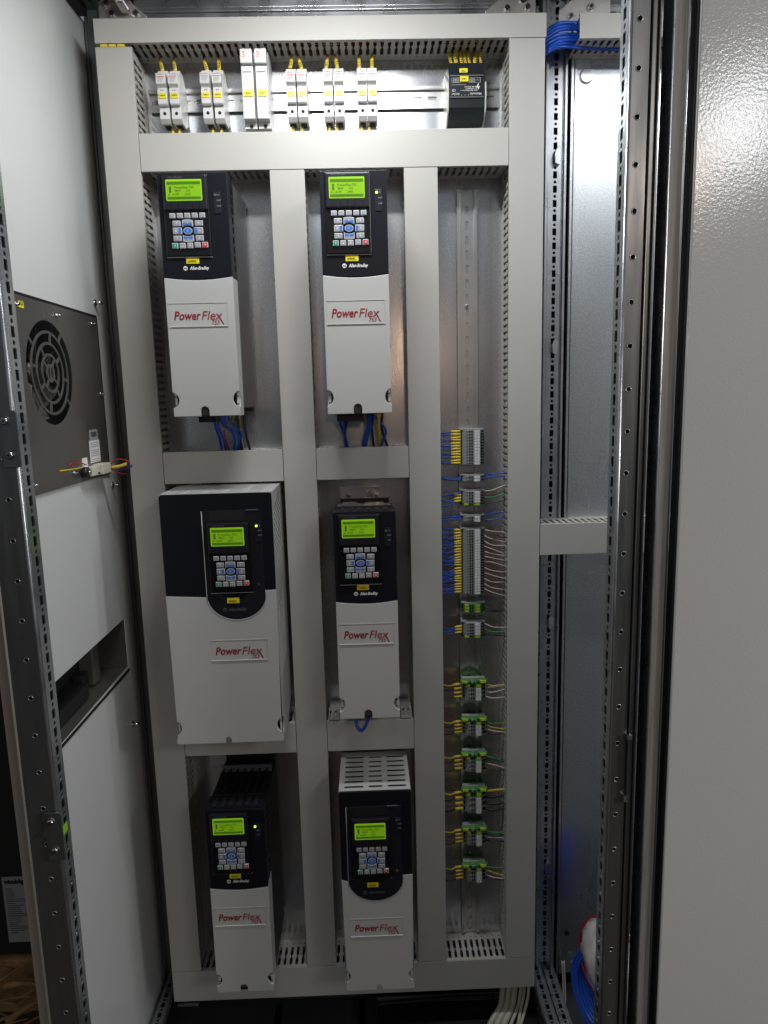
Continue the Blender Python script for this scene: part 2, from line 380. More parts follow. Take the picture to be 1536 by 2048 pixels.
# striker plates on the left front post
def striker(z, x, label):
    s = thing('striker_plate', label, 'striker plate', (x, -.5425, z), 'steel striker plates')
    poly = [(-.012, .03), (-.009, .033), (.010, .033), (.0125, .03), (.0125, -.033), (-.0085, -.033), (-.0085, -.002), (-.0165, .001), (-.0105, .0085)]
    MB().plate(poly, [], FR(0, 0, 0), .002, 'zincd').build('plate', s)
    for dz, dx in ((.021, -.001), (-.019, .001)):
        m = MB(); m.disc((dx, -.002, dz), (0, -1, 0), .0062, .0012, 'zincd', n=20); m.disc((dx, -.0032, dz), (0, -1, 0), .005, .0028, 'bolt', n=20, r2=.0032)
        m.box(dx-.0022, dx+.0022, -.0064, -.0059, dz-.0005, dz+.0005, 'hole'); m.box(dx-.0005, dx+.0005, -.0065, -.0060, dz-.0022, dz+.0022, 'hole'); m.build('screw', s)
a = P(17, 878, -.5425); striker(a.z, a.x, 'upper striker plate with two cross screws on the left front post')
a = P(108, 1672, -.5425); striker(a.z, a.x, 'lower striker plate with pointed side tab on the left front post')
a = P(131, 1655, -.53); tag(MB().box(XL+.0018, XL+.0022, -.535, -.520, a.z-.009, a.z+.003, 'gpen').build('paint_mark'), 'green paint mark on the flange of the left post', 'paint mark')

# ------------------------------------------------------------------ left side wall with fan unit and cut-out
WX = -.05
t = thing('side_wall', 'pale painted side wall inside the cabinet left of the ducts', 'side wall', (WX, 0, 0))
fr = frame((0, 0, 0), (0, 1, 0), (0, 0, 1))
def yz(u, v, X=WX): p = PX(u, v, X); return p.y, p.z
cut = [(-.347, .845), (-.036, .849), (-.036, .948), (-.347, .947)]
fanb = rect(-.345, -.06, 1.250, 1.510)
MB().plate(rect(-.46, .062, .0, 2.045), [cut, fanb], frame((-.0015, 0, 0), (0, 1, 0), (0, 0, 1)), .0015, 'wall').build('wall_sheet', t)
m = MB(); y0, y1, z0, z1 = -.3465, -.0365, .8465, .9465; x0, x1 = -.060, -.003
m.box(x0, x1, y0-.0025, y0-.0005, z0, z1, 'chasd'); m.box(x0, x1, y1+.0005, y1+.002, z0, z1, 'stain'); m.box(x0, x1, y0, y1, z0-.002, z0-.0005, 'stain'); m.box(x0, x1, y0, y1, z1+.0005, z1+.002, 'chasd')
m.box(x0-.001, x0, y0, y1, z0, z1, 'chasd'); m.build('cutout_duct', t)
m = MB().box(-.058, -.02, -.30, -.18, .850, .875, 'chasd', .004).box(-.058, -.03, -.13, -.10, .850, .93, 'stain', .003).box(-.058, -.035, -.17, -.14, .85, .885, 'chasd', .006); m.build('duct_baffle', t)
m = MB()
m.box(-.002+.0, .0014, -.352, -.0345, .8395, .8445, 'gask'); m.build('cutout_gasket', t)
m = MB().box(-.002, .011, -.495, -.462, 0, 2.045, 'beige', .001); m.build('wall_front_edge', t)
# studs on the wall
for (u, v) in ((193, 606), (228, 970), (268, 1448)):
    y, z = yz(u, v, WX+.004)
    b = MB().disc((WX, y, z), (1, 0, 0), .0065, .0025, 'bolt', 6).disc((WX+.0025, y, z), (1, 0, 0), .0036, .011, 'bolt', 10)
    tag(b.build('wall_stud'), {606: 'zinc stud high on the side wall, above the fan unit corner', 970: 'zinc stud on the side wall below the wired connector', 1448: 'zinc stud low on the side wall, below the rectangular opening'}[v], 'stud', 'zinc studs on the side wall')

t = thing('fan_unit', 'dark steel fan unit with round grille on the side wall', 'fan unit', (WX+.002, -.21, 1.38))
L = t.location; fr = frame((0, 0, 0), (0, 1, 0), (0, 0, 1))
def arcs(r0_, r1_, n, gap, ph):
    H = []
    for i in range(n):
        a0 = ph+i*2*math.pi/n; a1 = a0+2*math.pi/n; k = 14
        ga, gb = gap/r1_/2, gap/r0_/2
        o_ = [(math.cos(a0+ga+(a1-a0-2*ga)*j/k)*r1_, math.sin(a0+ga+(a1-a0-2*ga)*j/k)*r1_) for j in range(k+1)]
        i_ = [(math.cos(a0+gb+(a1-a0-2*gb)*j/k)*r0_, math.sin(a0+gb+(a1-a0-2*gb)*j/k)*r0_) for j in range(k+1)]
        H.append([(p[0]+cy, p[1]+cz) for p in o_+i_[::-1]])
    return H
cy, cz = -.263-L.y, 1.414-L.z
H = arcs(.0640, .0790, 4, .0045, .9)+arcs(.0470, .0600, 4, .0045, 1.4)+arcs(.0300, .0430, 4, .0045, .6)+arcs(.0140, .0260, 4, .004, .9)+[circ(cy-.005, cz, .0035, 12, .009), circ(cy+.005, cz, .0035, 12, .009)]
MB().plate(rect(-.355-L.y, -.055-L.y, 1.236-L.z, 1.520-L.z), H, fr, .0016, 'stain').build('fan_grille_panel', t)
m = MB().box(-.05, -.0002, -.342-L.y, -.063-L.y, 1.253-L.z, 1.507-L.z, 'hole'); 
m = MB().disc((-.045, cy, cz), (1, 0, 0), .081, .001, 'hole', 32); m.box(-.047, -.046, -.342-L.y, -.063-L.y, 1.253-L.z, 1.507-L.z, 'chasd').build('fan_dark_backing', t)  # black disc and sheet put in for the dark recess behind the grille
m = MB().disc((-.040, cy, cz), (1, 0, 0), .022, .020, 'chasd', 24)
for i in range(7):
    a = i*2*math.pi/7; c_, s_ = math.cos(a), math.sin(a)
    m.add([(-.035, cy+c_*.02, cz+s_*.02), (-.022, cy+math.cos(a+.35)*.02, cz+math.sin(a+.35)*.02), (-.018, cy+math.cos(a+.55)*.074, cz+math.sin(a+.55)*.074), (-.036, cy+math.cos(a+.1)*.074, cz+math.sin(a+.1)*.074),
           (-.036, cy+c_*.02, cz+s_*.02), (-.023, cy+math.cos(a+.35)*.02, cz+math.sin(a+.35)*.02), (-.019, cy+math.cos(a+.55)*.074, cz+math.sin(a+.55)*.074), (-.037, cy+math.cos(a+.1)*.074, cz+math.sin(a+.1)*.074)],
          [(0, 1, 2, 3), (7, 6, 5, 4), (0, 4, 5, 1), (1, 5, 6, 2), (2, 6, 7, 3), (3, 7, 4, 0)], 'chas')
m.build('fan_blades', t)
MB().box(-.0022, .0024, -.356-L.y, -.054-L.y, 1.5202-L.z, 1.5235-L.z, 'gask').box(-.0022, .0020, -.0545-L.y, -.052-L.y, 1.236-L.z, 1.5200-L.z, 'gask').build('gasket', t)
for (u, v) in ((30, 608), (114, 631), (184, 648), (202, 788), (148, 946), (68, 971)):
    y, z = yz(u, v, WX+.005); MB().disc((.0018, y-L.y, z-L.z), (1, 0, 0), .0045, .003, 'bolt', 10, .003).disc((.0048, y-L.y, z-L.z), (1, 0, 0), .002, .004, 'bolt', 8).build('screw', t)
def quad(u0_, v0_, u1_, v1_, X, mt, dx=.0004):
    a = yz(u0_, v0_, X); b = yz(u1_, v1_, X); return a[0], b[0], b[1], a[1]
y0, y1, z0, z1 = quad(31, 599, 41, 615, WX+.004, 0); y0 += .007; y1 += .010; m = MB().box(.0017, .0022, y0-L.y, y1-L.y, z0-L.z, z1-L.z, 'tag'); m.text('IG3', .007, frame((.0022, y0-L.y, z0-L.z), (0, 1, 0), (0, 0, 1)), 'ink', x=.0025, y=.0035); m.build('yellow_tag', t)
m = MB(); y0, y1, z0, z1 = quad(178, 860, 196, 879, WX+.004, 0); m.box(.0017, .0021, y0-L.y, y1-L.y, z0-L.z, z1-L.z, 'keyf').box(.0021, .0024, y0+.006-L.y, y1-.006-L.y, z0+.006-L.z, z1-.004-L.z, 'chas')
y0, y1, z0, z1 = quad(178, 882, 202, 924, WX+.004, 0); m.box(.0017, .0021, y0-L.y, y1-L.y, z0-L.z+.002, z1-L.z, 'wht')
for i in range(11):
    if i in (3, 8): continue
    m.box(.0021, .0023, y0+.004-L.y, y1-.003-random.random()*.006-L.y, z1-L.z-.004-i*.0032, z1-L.z-.0050-i*.0032, 'keyf')
y0, y1, z0, z1 = quad(164, 917, 176, 934, WX+.004, 0); m.box(.0017, .0021, y0-L.y, y1-L.y, z0-L.z, z1-L.z, 'wht').box(.0021, .0023, y0+.004-L.y, y1-.003-L.y, z0+.004-L.z, z0+.006-L.z, 'keyf')
m.build('rating_label', t)

# connector with looping wires
t = thing('connector', 'beige plug connector with red wires at the fan unit corner', 'connector', tuple(PX(200, 937, -.035))); L = t.location
m = MB().box(-.012, .004, -.045, -.008, -.009, .006, 'conn', .001).box(-.011, .008, -.006, .034, -.010, .008, 'conn', .0015).box(-.010, .004, -.022, -.010, -.010, -.004, 'keyf', .001); m.build('housing', t)
MB().disc((-.008, -.052, -.001), (1, 0, 0), .009, .008, 'chasd', 12).disc((-.0, -.052, -.001), (1, 0, 0), .004, .004, 'bolt', 10).build('gland', t)
a = L
for k, (mm, pts) in enumerate((('wred', [(.006, .032, .004), (.024, .026, .014), (.043, .024, .009), (.040, .030, .001), (.020, .050, -.004), (.004, .075, -.010)]), ('wred', [(.006, .032, -.003), (.022, .034, -.012), (.030, .05, -.016), (.018, .075, -.018), (.004, .09, -.02)]), ('wblue', [(.030, .030, .002), (.040, .028, .004), (.046, .030, .000), (.030, .05, -.006), (.004, .08, -.012)]))):
    MB().tube(pts, .0012, mm, 6).build('wire', t)
MB().tube([(.010, .032, -.001), (.024, .029, .0005), (.038, .027, .005)], .0030, 'tagw', 8).build('wire_marker', t)
t2 = MB().tube([PX(168, 934, -.040), PX(150, 938, -.036), PX(120, 942, -.043)], .0012, 'wyel', 6).build('wire'); tag(t2, 'short yellow wire lying along the fan unit bottom', 'wire')
t2 = MB().tube([PX(172, 930, -.040), PX(160, 926, -.036), PX(138, 929, -.043)], .0011, 'wred', 6).build('wire'); tag(t2, 'short red wire behind the connector on the fan unit', 'wire')

# back-left post hidden in the dark corner
t = thing('frame_post', 'shadowed frame post behind the left duct', 'frame post', (-.03, .02, 0), 'vertical cabinet frame posts')
MB().box(-.015, .012, 0, .003, .1, 2.1, 'zincd').box(-.017, -.014, -.006, .003, .1, 2.1, 'zincd').build('perforated_strip', t)

# ------------------------------------------------------------------ wiring ducts
def duct(name_lbl, x0, x1, z0, z1, vert, ends=(0, 0), D=.08, gap=(0, 0), base=True):
    t = thing('wiring_duct', name_lbl, 'wiring duct', (x0, 0, z0), 'grey slotted wiring ducts')
    W, H = x1-x0, z1-z0; Lg = H if vert else W
    # cover : shallow U
    e_ = .0004
    if vert: c0, c1, d0, d1 = 0, W, gap[0], H-gap[1]
    else: c0, c1, d0, d1 = gap[0], W-gap[1], 0, H
    m = MB().box(c0+e_, c1-e_, -D, -D+.0016, d0+e_, d1-e_, 'duct', .0007)
    if vert: m.box(c0+e_, c0+e_+.0014, -D+.0017, -D+.008, d0+e_, d1-e_, 'duct').box(c1-e_-.0014, c1-e_, -D+.0017, -D+.008, d0+e_, d1-e_, 'duct')
    else: m.box(c0+e_, c1-e_, -D+.0017, -D+.008, d0+e_, d0+e_+.0014, 'duct').box(c0+e_, c1-e_, -D+.0017, -D+.008, d1-e_-.0014, d1-e_, 'duct')
    m.build('cover', t)
    # slotted walls (s: along duct, h: depth)
    HS = []; s_ = .008
    while s_ < Lg-.007:
        HS.append([(s_-.0030, .021), (s_+.0030, .021), (s_+.0030, .042), (s_+.0010, .0455), (s_+.0012, .049), (s_+.0031, .053), (s_+.0031, .066), (s_+.0010, D-.0070), (s_-.0010, D-.0070), (s_-.0031, .066), (s_-.0031, .053), (s_-.0012, .049), (s_-.0010, .0455), (s_-.0030, .042)])
        HS.append([(s_-.0022, .0145), (s_, .0105), (s_+.0022, .0145)])
        s_ += .0125
    for side in (0, 1):
        th = .0013
        if vert:
            xx = .0024 if side == 0 else W-.0024-th
            fr = frame((xx, 0, 0), (0, 0, 1), (0, -1, 0))  # n = U x V = z x -y = +x
            outer = rect(.0015, Lg-.0015, .0002, D-.0025)
        else:
            zz = .0024 if side == 0 else H-.0024-th
            fr = frame((0, 0, zz+th), (1, 0, 0), (0, -1, 0))  # n = x x -y = -z
            outer = rect(.0015, Lg-.0015, .0002, D-.0025)
        MB().plate(outer, HS, fr, th, 'ductw').build('slotted_wall', t)
    if base:
        if vert: MB().box(.004, W-.004, -.0018, -.0003, .002, H-.002, 'ductw').build('base', t)
        else: MB().box(.002, W-.002, -.0018, -.0003, .004, H-.004, 'ductw').build('base', t)
    return t
zb, zt = .1945, 1.9566
duct('top horizontal wiring duct above the fuse holders', 0, .762, 1.9616, 2.0, False)
duct('tall outer left wiring duct beside the white side wall', 0, .0613, zb, 1.9566, True)
duct('wide horizontal duct between fuse holders and upper drives', .0615, .6981, 1.7584, 1.8205, False)
duct('vertical duct between the left and middle drive columns', .2818, .3427, zb, 1.7582, True)
duct('vertical duct between middle drives and terminal strip', .5144, .574, zb, 1.7582, True)
duct('tall right wiring duct beside the perforated back post', .6983, .7600, zb, 1.9614, True)
duct('short duct right below the upper left drive', .0615, .2816, 1.2158, 1.2753, False)
duct('short duct right below the upper middle drive', .3429, .5142, 1.2158, 1.2753, False)
duct('short duct under the wide left drive', .0615, .2816, .675, .738, False)
duct('short duct under the middle drive, with a blue cable loop', .3429, .5142, .675, .738, False)
duct('bottom horizontal wiring duct with beige cables below it', 0, .7600, .1234, .1943, False)
duct('top duct of the right bay with blue cables entering', .818, 1.6, 1.9585, 1.9985, False, gap=(0, 0))
duct('middle horizontal duct of the right bay', .7604, 1.6, 1.0605, 1.1210, False)
for i, l_ in enumerate(LAMPS):
    t = thing('service_lamp', ['white service lamp bar under the roof of the left bay', 'white service lamp bar under the roof of the right bay'][i], 'lamp', (l_[0], l_[1]-.008, l_[2]), 'service lamps under the roof')
    MB().box(-.16, .16, -.020, .014, .004, .030, 'fus', .003).build('lamp_housing', t); MB().box(-.02, .02, -.006, .006, .0302, .08, 'zinc').build('lamp_bracket', t)
# yellow tags in the gap under the top duct
m = None
for i, u in enumerate((201, 218, 235)):
    a = P(u, 94, -.079); b = MB().box(a.x, a.x+.0115, -.0795, -.060, 1.9568, 1.9605, 'tagw'); tag(b.build('wire_marker'), ['leftmost', 'middle', 'rightmost'][i]+' of the yellow wire markers under the top duct end', 'wire marker', 'yellow markers at the duct corner')
# wire bundles in the ducts, seen through the slots
def bundle(label, a, b, n, cols, spread, grp='wire bundles inside the ducts'):
    m = MB(); a = Vector(a); b = Vector(b); d = b-a
    for i in range(n):
        o = Vector([random.uniform(-spread[k], spread[k]) for k in range(3)]); k = max(3, int(d.length/.12))
        pts = [a+d*(j/k)+o+Vector([random.uniform(-.003, .003)*(spread[q] > 0) for q in range(3)]) for j in range(k+1)]
        m.tube(pts, .0013, random.choice(cols), 5, 2)
    tag(m.build('wire_bundle'), label, 'wire bundle', grp, 'stuff')
bundle('dark red and black wires inside the top duct', (.02, -.035, 1.981), (.75, -.035, 1.981), 16, ['wred', 'wblack', 'wbrn', 'wblack'], (0, .022, .011))
bundle('dark blue wires inside the wide upper duct', (.07, -.035, 1.789), (.69, -.035, 1.789), 16, ['wblue', 'wblack', 'wblack'], (0, .024, .018))
bundle('black and red wires inside the outer left duct', (.03, -.035, .22), (.03, -.035, 1.9), 14, ['wblack', 'wblack', 'wred', 'wblack'], (.018, .022, 0))
bundle('black and blue wires inside the tall right duct', (.729, -.035, .22), (.729, -.035, 1.9), 14, ['wblack', 'wblue', 'wblack', 'wblack'], (.018, .022, 0))
bundle('blue wires inside the terminal side duct', (.544, -.035, .22), (.544, -.035, 1.7), 12, ['wblue', 'wblack'], (.018, .022, 0))
bundle('black wires inside the duct between drive columns', (.312, -.035, .22), (.312, -.035, 1.7), 10, ['wblack', 'wblack', 'wblue'], (.018, .022, 0))
bundle('dark wires inside the bottom duct', (.02, -.035, .16), (.74, -.035, .16), 14, ['wblack', 'wblue', 'wbrn'], (0, .022, .018))

# ------------------------------------------------------------------ DIN rails
def din(label, horiz, a, b, c):
    t = thing('din_rail', label, 'mounting rail', (a, 0, c) if horiz else (c, 0, a), 'zinc mounting rails'); L = b-a
    HS = []; s_ = .012
    while s_ < L-.012: HS.append(rrect(s_-.0085, s_+.0085, -.0031, .0031, .003)); s_ += .0262 if horiz else .0262
    fr = FR(0, -.0012, 0) if horiz else frame((0, -.0012, 0), (0, 0, 1), (-1, 0, 0))
    m = MB().plate(rect(0, L, -.0125, .0125), HS, fr, .001, 'rail'); m.build('slotted_web', t)
    m = MB()
    for s in (-1, 1):
        for y0, y1, p0, p1 in ((-.0082, -.0015, .0125, .0138), (-.0088, -.0075, .0138, .0192)):
            q0, q1 = sorted((s*p0, s*p1))
            if horiz: m.box(0, L, y0, y1, q0, q1, 'rail', .0003)
            else: m.box(q0, q1, y0, y1, 0, L, 'rail', .0003)
    m.build('rail_lip', t); return t
hr = din('horizontal slotted rail carrying the fuse holders', True, .064, .696, 1.8985)
vr = din('long vertical slotted rail carrying the terminal blocks', False, .198, 1.74, .6350)
def railscrew(par, x, z):
    m = MB().disc((x, -.0022, z), (0, -1, 0), .0045, .0024, 'bolt', 14, .0030).box(x-.002, x+.002, -.0048, -.0045, z-.0004, z+.0004, 'hole').box(x-.0004, x+.0004, -.0049, -.0046, z-.002, z+.002, 'hole'); o = m.build('rail_screw', par)
railscrew(hr, P(311, 211, 0).x-.064, 0); railscrew(hr, P(767, 206, 0).x-.064, 0)
railscrew(vr, 0, P(934, 378, 0).z-.198); railscrew(vr, 0, P(933, 613, 0).z-.198)

# ------------------------------------------------------------------ fuse holders
def fuse_small():
    t = thing('fuse_holder', 'x', 'fuse holder', (0, 0, 0), 'slim white fuse holders on the upper rail'); W = .0168
    fr = frame((0, 0, 0), (0, -1, 0), (0, 0, 1))     # n = -y x z = -x
    prof = [(.002, -.040), (.020, -.052), (.046, -.052), (.053, -.046), (.053, -.031), (.053, -.027), (.053, .024), (.047, .0245), (.047, .033), (.044, .0345), (.026, .034), (.012, .020), (.002, .020)]
    m = MB().prism([(p[0], p[1]) for p in prof], frame((W, 0, 0), (0, -1, 0), (0, 0, 1)), W, 'fus')
    m.disc((W*.5, -.0472, .0262), (0, -1, 0), .0032, .0004, 'hole', 14); m.disc((W*.5, -.0532, -.0375), (0, -1, 0), .0028, .0004, 'hole', 14)
    m.box(W*.2, W*.8, -.040, -.020, -.0535, -.0522, 'hole')
    m.build('body', t)
    lev = [(.0535, -.0262), (.0595, -.0262), (.0615, -.0245), (.0615, -.001), (.0585, .0015), (.0665, .0045), (.0675, .006), (.0665, .0215), (.064, .0235), (.0535, .0235)]
    m = MB().prism(lev, frame((W-.0005, 0, 0), (0, -1, 0), (0, 0, 1)), W-.001, 'fus')
    for x in (.4, .6): m.disc((W*x, -.0616, -.0035), (0, -1, 0), .0009, .0003, 'hole', 8)
    m.build('lever', t)
    m = MB().box(.0018, W-.0018, -.0676, -.0671, .0160, .0168, 'rline').box(.0025, W-.0025, -.0676, -.0670, .0198, .0203, 'keyf')
    for k, z in enumerate((.0138, .0118, .0098, .0080)): m.box(.0030+.0008*(k % 2), W-.003-.001*k, -.0678, -.0672, z, z+.0004, 'keyf')
    m.build('printed_label', t)
    m = MB().box(.0022, W-.0018, -.0628, -.0617, -.0165, -.0078, 'tag', .0004); m.text('12MP1/1', .0032, FR(.0045, -.0629, -.0130), 'ink', width=.009); m.build('yellow_tag', t)
    return t
fproto = fuse_small(); index_kids()
fl_names = ['first', 'second', 'third', 'fourth', 'fifth', 'sixth', 'seventh', 'eighth', 'ninth', 'tenth']
for i, (u, v) in enumerate(((311, 160), (335, 160), (399, 160), (423, 160), (570.5, 157), (592.5, 157), (645, 155), (667, 155), (714, 154), (734.5, 154))):
    o = fproto if i == 0 else copy_tree(fproto)
    a = P(u, v, -.067); o.location = (a.x, 0, 1.8985)
    o['label'] = 'slim white fuse holder, %s from the left on the upper rail' % fl_names[i]
# large fuse switches
def fuse_big(W):
    t = thing('fuse_switch', 'x', 'fuse switch', (0, 0, 0), 'tall white fuse switches on the upper rail')
    prof = [(.002, -.060), (.050, -.066), (.058, -.066), (.058, .052), (.050, .060), (.020, .060), (.002, .045)]
    m = MB().prism(prof, frame((W, 0, 0), (0, -1, 0), (0, 0, 1)), W, 'fus'); m.disc((W*.55, -.0585, -.0625), (0, -1, 0), .0033, .0004, 'hole', 14); m.build('body', t)
    m = MB().box(.0005, W-.0005, -.074, -.0585, -.0555, .028, 'fus', .001).box(.0005, W-.0005, -.080, -.0585, .030, .0525, 'fus', .0012).box(.003, W-.004, -.0746, -.0741, .018, .0188, 'hole'); m.build('lever', t)
    m = MB()
    for z in (.012, .006, .000, -.004): m.box(.005, W-.007, -.0743, -.0740, z, z+.0003, 'fusg')
    m.text('ETI', .0058, frame((.0045, -.0801, .0475), (0, 0, -1), (1, 0, 0)), 'rline', width=.008)
    m.build('printed_label', t)
    m = MB().box(.0035, W-.0025, -.0755, -.0742, -.0205, -.0105, 'tag', .0004); m.text('2MP1/1', .0038, FR(.0065, -.0756, -.0170), 'ink', width=.011); m.build('yellow_tag', t)
    return t
fb = fuse_big(.0212); index_kids()
for i, u in enumerate((478, 506.5)):
    o = fb if i == 0 else copy_tree(fb); a = P(u, 110, -.078); o.location = (a.x+.001, 0, 1.8985)
    o['label'] = ['tall white fuse switch, left one of the two', 'tall white fuse switch, right one of the two'][i]

# marker sleeves + wires above the fuse holders
def sleeve(a, b, txt, label, r=.0033, wire='wred', wl=None):
    a = Vector(a); b = Vector(b); t = thing('wire', label, 'wire', tuple(b), 'yellow sleeved wires entering from the top duct')
    MB().tube([a-b, Vector((0, 0, 0))], r, 'tagw', 10).build('marker_sleeve', t)
    up = (a-b).normalized(); e = wl if wl else (a-b)+up*.014+Vector((0, .006, 0))
    MB().tube([(a-b), e], .0014, wire, 6).build('conductor', t)
    MB().tube([Vector((0, 0, 0)), -up*.012], .0012, 'wblack', 6).build('ferrule', t)
    side = up.cross(Vector((0, 1, 0))).normalized()
    m = MB().text(txt, .0062, frame(Vector((0, -r-.0002, 0)), up, -side if side.x > 0 else side), 'ink', x=.004, y=-.0021, bold=.00012); m.build('print', t)
S1 = [((320, 122), (326, 144), '12-1', 'fuse holder one'), ((347, 120), (351, 144), '12-2', 'second fuse holder'), ((408, 120), (415, 144), '12-1', 'third fuse holder'), ((437, 118), (438.5, 142), '12-2', 'fourth fuse holder'),
      ((584, 115), (580, 138), '12-1', 'fifth fuse holder'), ((597, 115), (604, 141), '12-2', 'sixth fuse holder'), ((655, 116), (652, 139), '12-1', 'seventh fuse holder'), ((671, 114), (675, 138), '12-2', 'eighth fuse holder'), ((718, 116), (719, 139), '12-1', 'ninth fuse holder'), ((744, 112), (744, 138), '12-2', 'tenth fuse holder')]
for a, b, tx, nm in S1:
    sleeve(P(*a, -.030), P(*b, -.040), tx, 'yellow wire sleeve reading %s above the %s' % (tx, nm))
for i, (a, b, tx) in enumerate((((896, 101), (903, 130), '12-1'), ((910, 98), (912, 128), '12-1'), ((919, 100), (924, 130), '12-1'), ((927, 99), (932, 130), '12-1'), ((934, 102), (940, 130), '12-1'), ((952, 106), (949, 130), '12-1'), ((959, 96), (962, 130), '12-1'))):
    sleeve(P(*a, -.025), P(*b, -.034), tx, 'yellow 12-1 wire sleeve on the black module, %s from the left' % fl_names[i], r=.0037 if i in (1, 5) else .0028)
for i, (u, v) in enumerate(((346, 262), (359, 262), (426, 261), (443, 261), (586, 258), (604, 258), (659, 257), (674, 257), (723, 256), (738, 256))):
    a = P(u, v, -.030); tag(MB().tube([(a.x, -.030, a.z+.004), (a.x, -.032, a.z-.022)], .0026, 'tagw', 10).build('marker_sleeve'), 'short yellow sleeve below the %s fuse holder' % fl_names[i], 'wire sleeve', 'yellow sleeves below the fuse holders')

# black module
a = P(897, 135, -.055); x0 = a.x; W = P(969, 150, -.055).x-x0
t = thing('relay_module', 'black module with white printing and two yellow tags', 'relay module', (x0, 0, 1.8985))
m = MB().prism([(.004, -.050), (.020, -.056), (.044, -.053), (.055, -.036), (.057, -.018), (.057, .014), (.052, .030), (.050, .038), (.012, .038), (.004, .02)], frame((W, 0, 0), (0, -1, 0), (0, 0, 1)), W, 'relay', smooth=False)
m.box(.002, W-.002, -.0592, -.0572, .0130, .0150, 'chas').box(.002, W-.002, -.0592, -.057, -.0215, -.0195, 'chas'); m.build('body', t)
m = MB().prism([(.0, -.058), (.030, -.060), (.053, -.042), (.060, -.021), (.058, .004), (.050, .008), (.02, .030), (.004, .035), (.0, .03)], frame((-.0003, 0, 0), (0, -1, 0), (0, 0, 1)), .0022, 'rside'); m.build('side_shell', t); m = MB()
m.prism([(.030, -.060), (.053, -.042), (.060, -.021), (.058, .004), (.050, .004), (.02, .0)], frame((W+.0025, 0, 0), (0, -1, 0), (0, 0, 1)), .0022, 'rside'); m.build('side_shell', t)
m = MB(); yy = -.0575
for x in (.010, .018, .040, .047): m.box(x-.003, x+.003, -.0530, -.0510, .020, .026, 'chasd')
for x in (.012, .020, .028, .036, .044): m.disc((x, -.0535, -.036), (0, -1, -.5), .0016, .0006, 'chas', 10)
m.build('screw_terminal', t)
def lbl180(m, s, x, z, w, h): m.text(s, h, frame((x, yy-.0004, z), (-1, 0, 0), (0, 0, -1)), 'wht', width=w, bold=.00004)
m = MB(); m.box(.004, W-.004, -.0578, -.0572, -.017, .0115, 'relay')
yy = -.0578
for z in (.0105, .0068, .0030): m.box(.005, W-.008, yy-.0003, yy, z, z+.00025, 'wht')
for x in (.005, .020, .034, W-.008): m.box(x, x+.00025, yy-.0003, yy, .0030, .0105, 'wht')
m.box(.005, .030, yy-.0003, yy, -.0005, -.00025, 'wht')
for i in range(2):
    for x in (.006, .034): lbl180(m, '1 2 3 4', x+.011, .0092-i*.0036, .009, .003)
lbl180(m, 'IR 8A AC/DC', W-.014, -.003, .022, .0026); lbl180(m, 'RC 30/10kA/11-1', W-.014, -.0088, .028, .0026); lbl180(m, 'In 10A/40°C', W-.014, -.0058, .020, .0026); lbl180(m, 'MLX-4x7', .018, -.0138, .013, .0040); lbl180(m, 'CE', .0115, -.0078, .006, .0052); lbl180(m, 'Molveno', W-.006, -.0138, .020, .0044)
m.prism([(W-.012, .001), (W-.010, .0015), (W-.012, -.0035), (W-.0085, -.003), (W-.0125, -.0105), (W-.0115, -.005), (W-.0148, -.0058)], FR(0, yy, 0), .0003, 'wht')
for x in (.010, .016, .022, .028, .034, .040): m.box(x, x+.0004, yy-.0003, yy, -.0180, -.0155, 'wht')
m.build('printed_label', t)
MB().box(.0195, .034, -.0610, -.0575, .0035, .0125, 'tag', .0006).text('LMP', .0035, FR(.0225, -.0611, .0065), 'ink').build('yellow_tag', t)
MB().box(.0190, .0335, -.0550, -.0500, .0185, .0275, 'tag', .0006).text('1BN1', .0035, FR(.022, -.0551, .0215), 'ink').build('yellow_tag', t)

